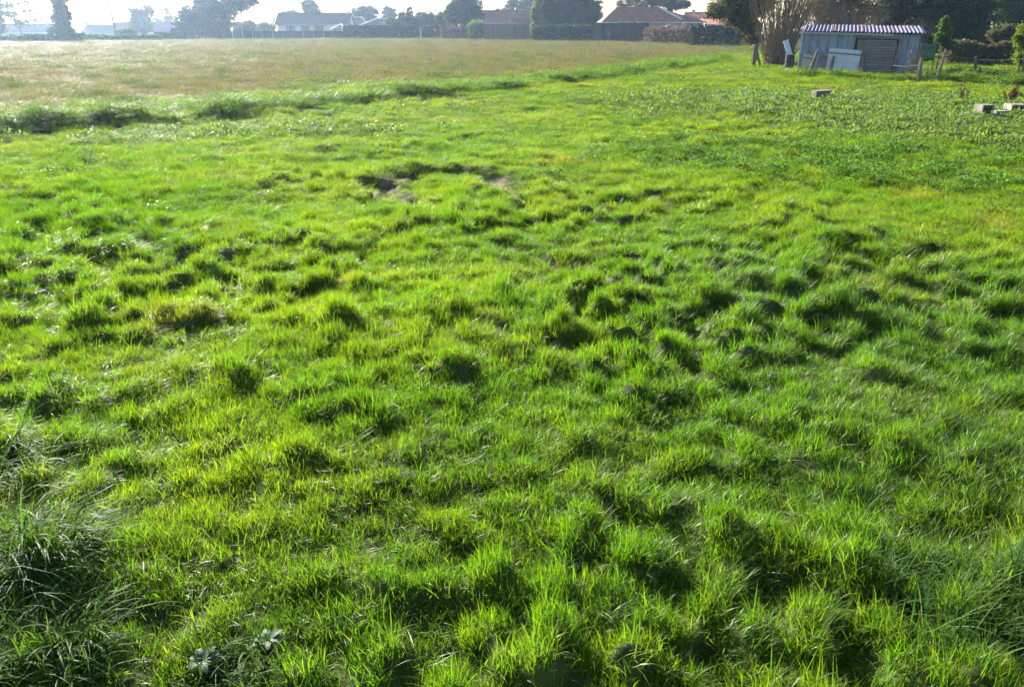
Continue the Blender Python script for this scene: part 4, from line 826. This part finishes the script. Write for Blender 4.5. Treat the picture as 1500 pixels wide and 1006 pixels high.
col = lerp(C3(.042, .092, .022), C3(.075, .125, .022), np.clip(.5 + .5 * noise(x * .8, y * .8, 75) + .2 * rng.normal(size=n), 0, 1)) * (1 - .35 * left[:, None])  # shaded face of the left clump painted in as darker grass
scatter('bank_grass', 'taller dark green grass along the low bank between lawn and meadow', np.stack([x, y, height(x, y)], 1), rot, np.stack([sc, sc, sz], 1), col, rng.integers(0, 4, n), BANKT, 'grass')

# clover and broad leaved ground cover
def rosette(rng, n, L, w, r, up):
    V = []; T = []; C = []
    for k in range(n):
        a = rng.uniform(0, 2 * pi); p = np.array([rng.normal() * r, rng.normal() * r, 0.0]); l = L * rng.uniform(.6, 1.3); el = rng.uniform(*up); dx = np.array([cos(a) * cos(el), sin(a) * cos(el), sin(el)]); sd = np.array([-sin(a), cos(a), rng.normal() * .3])
        h = np.array([0, 0, rng.uniform(.01, .05)]); o = len(V); ww = w * rng.uniform(.7, 1.2); V += [p + h, p + h + dx * l * .45 - sd * ww / 2, p + h + dx * l * .45 + sd * ww / 2 , p + h + dx * l - np.array([0, 0, .15 * l])]; T += [(o, o + 1, o + 2), (o + 1, o + 3, o + 2)]
        b = rng.uniform(.7, 1.4); C += [(b, b, b)] * 4
    return np.array(V), np.array(T), np.array(C)
wd_t = [rosette(rng, 60, .03, .022, .08, (.1, .9)) for k in range(3)] + [rosette(rng, 70, .05, .024, .10, (.1, 1.2)) for k in range(3)]
WEEDT = tuft_collection('weed_rosette', wd_t, M['weed'])
x, y, d = sample(lambda d: 150 / np.maximum(1, d / 12) ** 1.4, 7, 42, 44)
def blob(px, py, rx, ry):
    c = gp(px, py); return np.exp(-((x - c[0]) / rx) ** 2 - ((y - c[1]) / ry) ** 2)
clov = .9 * blob(1130, 225, 2.0, 1.3) + .9 * blob(1270, 240, 1.8, 1.3) + .7 * blob(1330, 262, 1.6, .8)
lw = .9 * blob(1120, 146, 3.0, 1.8) + 1.0 * blob(1270, 160, 3.4, 2.6) + 1.0 * blob(1400, 175, 3.0, 2.6) + .7 * blob(1480, 195, 2.2, 2.0) + .2 * blob(420, 195, 2, .8)
nz_ = np.clip(.55 + 1.0 * noise(x * 1.1, y * 1.1, 81), 0, 1); sp = .02 * (noise(x * .8, y * .8, 82) > .2) * (d > 9)
pw = np.maximum(np.clip(clov, 0, 1), np.clip(lw, 0, 1)) * nz_ + sp; keep = (rng.uniform(size=len(x)) < pw) & (meadow(x, y) < .5); lwk = (lw > clov)[keep]; x, y, d = x[keep], y[keep], d[keep]; n = len(x)
s = np.maximum(1, d / 12) ** .6; idx = np.where(lwk, rng.integers(3, 6, n), rng.integers(0, 3, n))
sc = s * rng.uniform(.7, 1.3, n) * np.where(lwk, 1.0, 1.0); scl = np.stack([sc, sc, s ** .5 * rng.uniform(.8, 1.6, n)], 1)
col = np.where(lwk[:, None], lerp(C3(.070, .120, .035), C3(.10, .14, .065), rng.uniform(size=n)), C3(.06, .12, .02) * rng.uniform(.8, 1.3, (n, 1)))
P = np.stack([x, y, height(x, y) + .03 * s ** .4], 1); scatter('ground_weeds', 'clover and grey green broad leaved weeds among the grass', P, np.stack([rng.normal(size=n) * .2, rng.normal(size=n) * .2, rng.uniform(0, 6.28, n)], 1), scl, col, idx, WEEDT, 'weeds')

# ------------------------------------------------------------------ foreground tussocks of long arching grass
def tussock(label, px, py, n, L, rad, seed, lm='lf_long', dirv=None, sprd=9, wdt=.0075, straw=.05):
    r2 = np.random.default_rng(seed); b = gnd(px, py); V, T, C = blades(r2, n, L, .3, wdt, .55, .3, sprd, rad, 1.7, straw, seg=5, strawcol=(3.4, 2.4, 2.8)); z0 = hz(b[0], b[1])
    if dirv is not None: V = V @ np.array([[cos(dirv), sin(dirv), 0], [-sin(dirv), cos(dirv), 0], [0, 0, 1]])
    k = 11; V = V.reshape(-1, k, 3); r0 = V[:, 0, :]; hh_ = height(r0[:, 0] + b[0], r0[:, 1] + b[1]) - z0; V = V + np.stack([hh_ * 0, hh_ * 0, hh_], 1)[:, None, :]
    V = V.reshape(-1, 3); gzv = height(V[:, 0] + b[0], V[:, 1] + b[1]) - z0; V[:, 2] = np.maximum(V[:, 2], gzv + .004 + .02 * r2.uniform(size=len(V)))
    return tag(link('grass_tussock', np_mesh('grass_tussock', V, T, C), M[lm], loc=(b[0], b[1], z0)), label, 'grass')
tussock('large dark tussock of long arching grass with pale tips', 15, 860, 1700, .26, .28, 1, dirv=-.9, sprd=1.3, wdt=.008, straw=.02)
tussock('dark shaded skirt of long grass under the large dark tussock', 40, 1000, 1000, .22, .24, 8, dirv=-.8, sprd=1.5, wdt=.007, straw=.02)
tussock('long flattened silvery grass clump left of the mown turf', -50, 720, 900, .26, .34, 2, dirv=-.5, sprd=1.0)
tussock('dark overhanging long grass clump on the right hand mound', 1400, 905, 900, .20, .30, 3, dirv=.4, sprd=1.2, wdt=.006)
tussock('low mound of drooping grass above the pale broad leaved weed', 360, 995, 240, .16, .12, 4, dirv=3.6, sprd=1.4, wdt=.007)
def big_weed(label, px, py, n, L, w, lm, seed):
    r2 = np.random.default_rng(seed); b = gnd(px, py); root = empty('broadleaf_weed', (b[0], b[1], hz(b[0], b[1]) + .03), 0, label, 'weed')
    for k in range(n):
        a = k * 2.4 + r2.normal() * .3; l = L * r2.uniform(.6, 1.2); q = 7; V = []; F = []; el = r2.uniform(.5, 1.1)
        for i in range(q):
            t = i / (q - 1); ww = w * math.sin(pi * min(1, t * .92 + .06)) * (1 + .25 * (i % 2)) * .5 + .002; ang_ = el - 1.1 * t; rx = l * t * cos(el * .6); zz = l * (math.sin(el) * t - .55 * t * t)
            for sx in (-1, 0, 1): V.append((rx * cos(a) - sx * ww * sin(a), rx * sin(a) + sx * ww * cos(a), zz + abs(sx) * ww * .25))
        for i in range(q - 1):
            for s_ in (0, 1): F.append((i * 3 + s_, i * 3 + s_ + 1, i * 3 + s_ + 4, i * 3 + s_ + 3))
        me = np_mesh('leaf', np.array(V), np.array(F), np.ones((len(V), 3)) * r2.uniform(.8, 1.2), smooth=True); link('leaf', me, M[lm], root)
    return root
big_weed('pale silvery broad leaved weed rosette in the foreground grass', 395, 960, 15, .055, .020, 'lf_silver', 5)
big_weed('greyish toothed weed rosette below the silvery one', 300, 995, 14, .055, .020, 'lf_silver', 6)
big_weed('bright yellow green leaf rosette in the dark hollow', 372, 1003, 6, .05, .03, 'lf_lime', 7)

# ------------------------------------------------------------------ haze
m, t, p, out = newmat('haze'); t.nodes.remove(p); vol = t.nodes.new('ShaderNodeVolumePrincipled')
vol.inputs['Color'].default_value = (.50, .70, 1, 1); vol.inputs['Absorption Color'].default_value = (1, 1, 1, 1); vol.inputs['Density'].default_value = .00042; vol.inputs['Anisotropy'].default_value = .7
t.links.new(vol.outputs[0], out.inputs['Volume'])
o = MB().box((0, 0, 5), (1840, 1840, 18)).build('haze', m); tag(o, 'thin bright morning haze over the field', 'haze', kind='stuff')
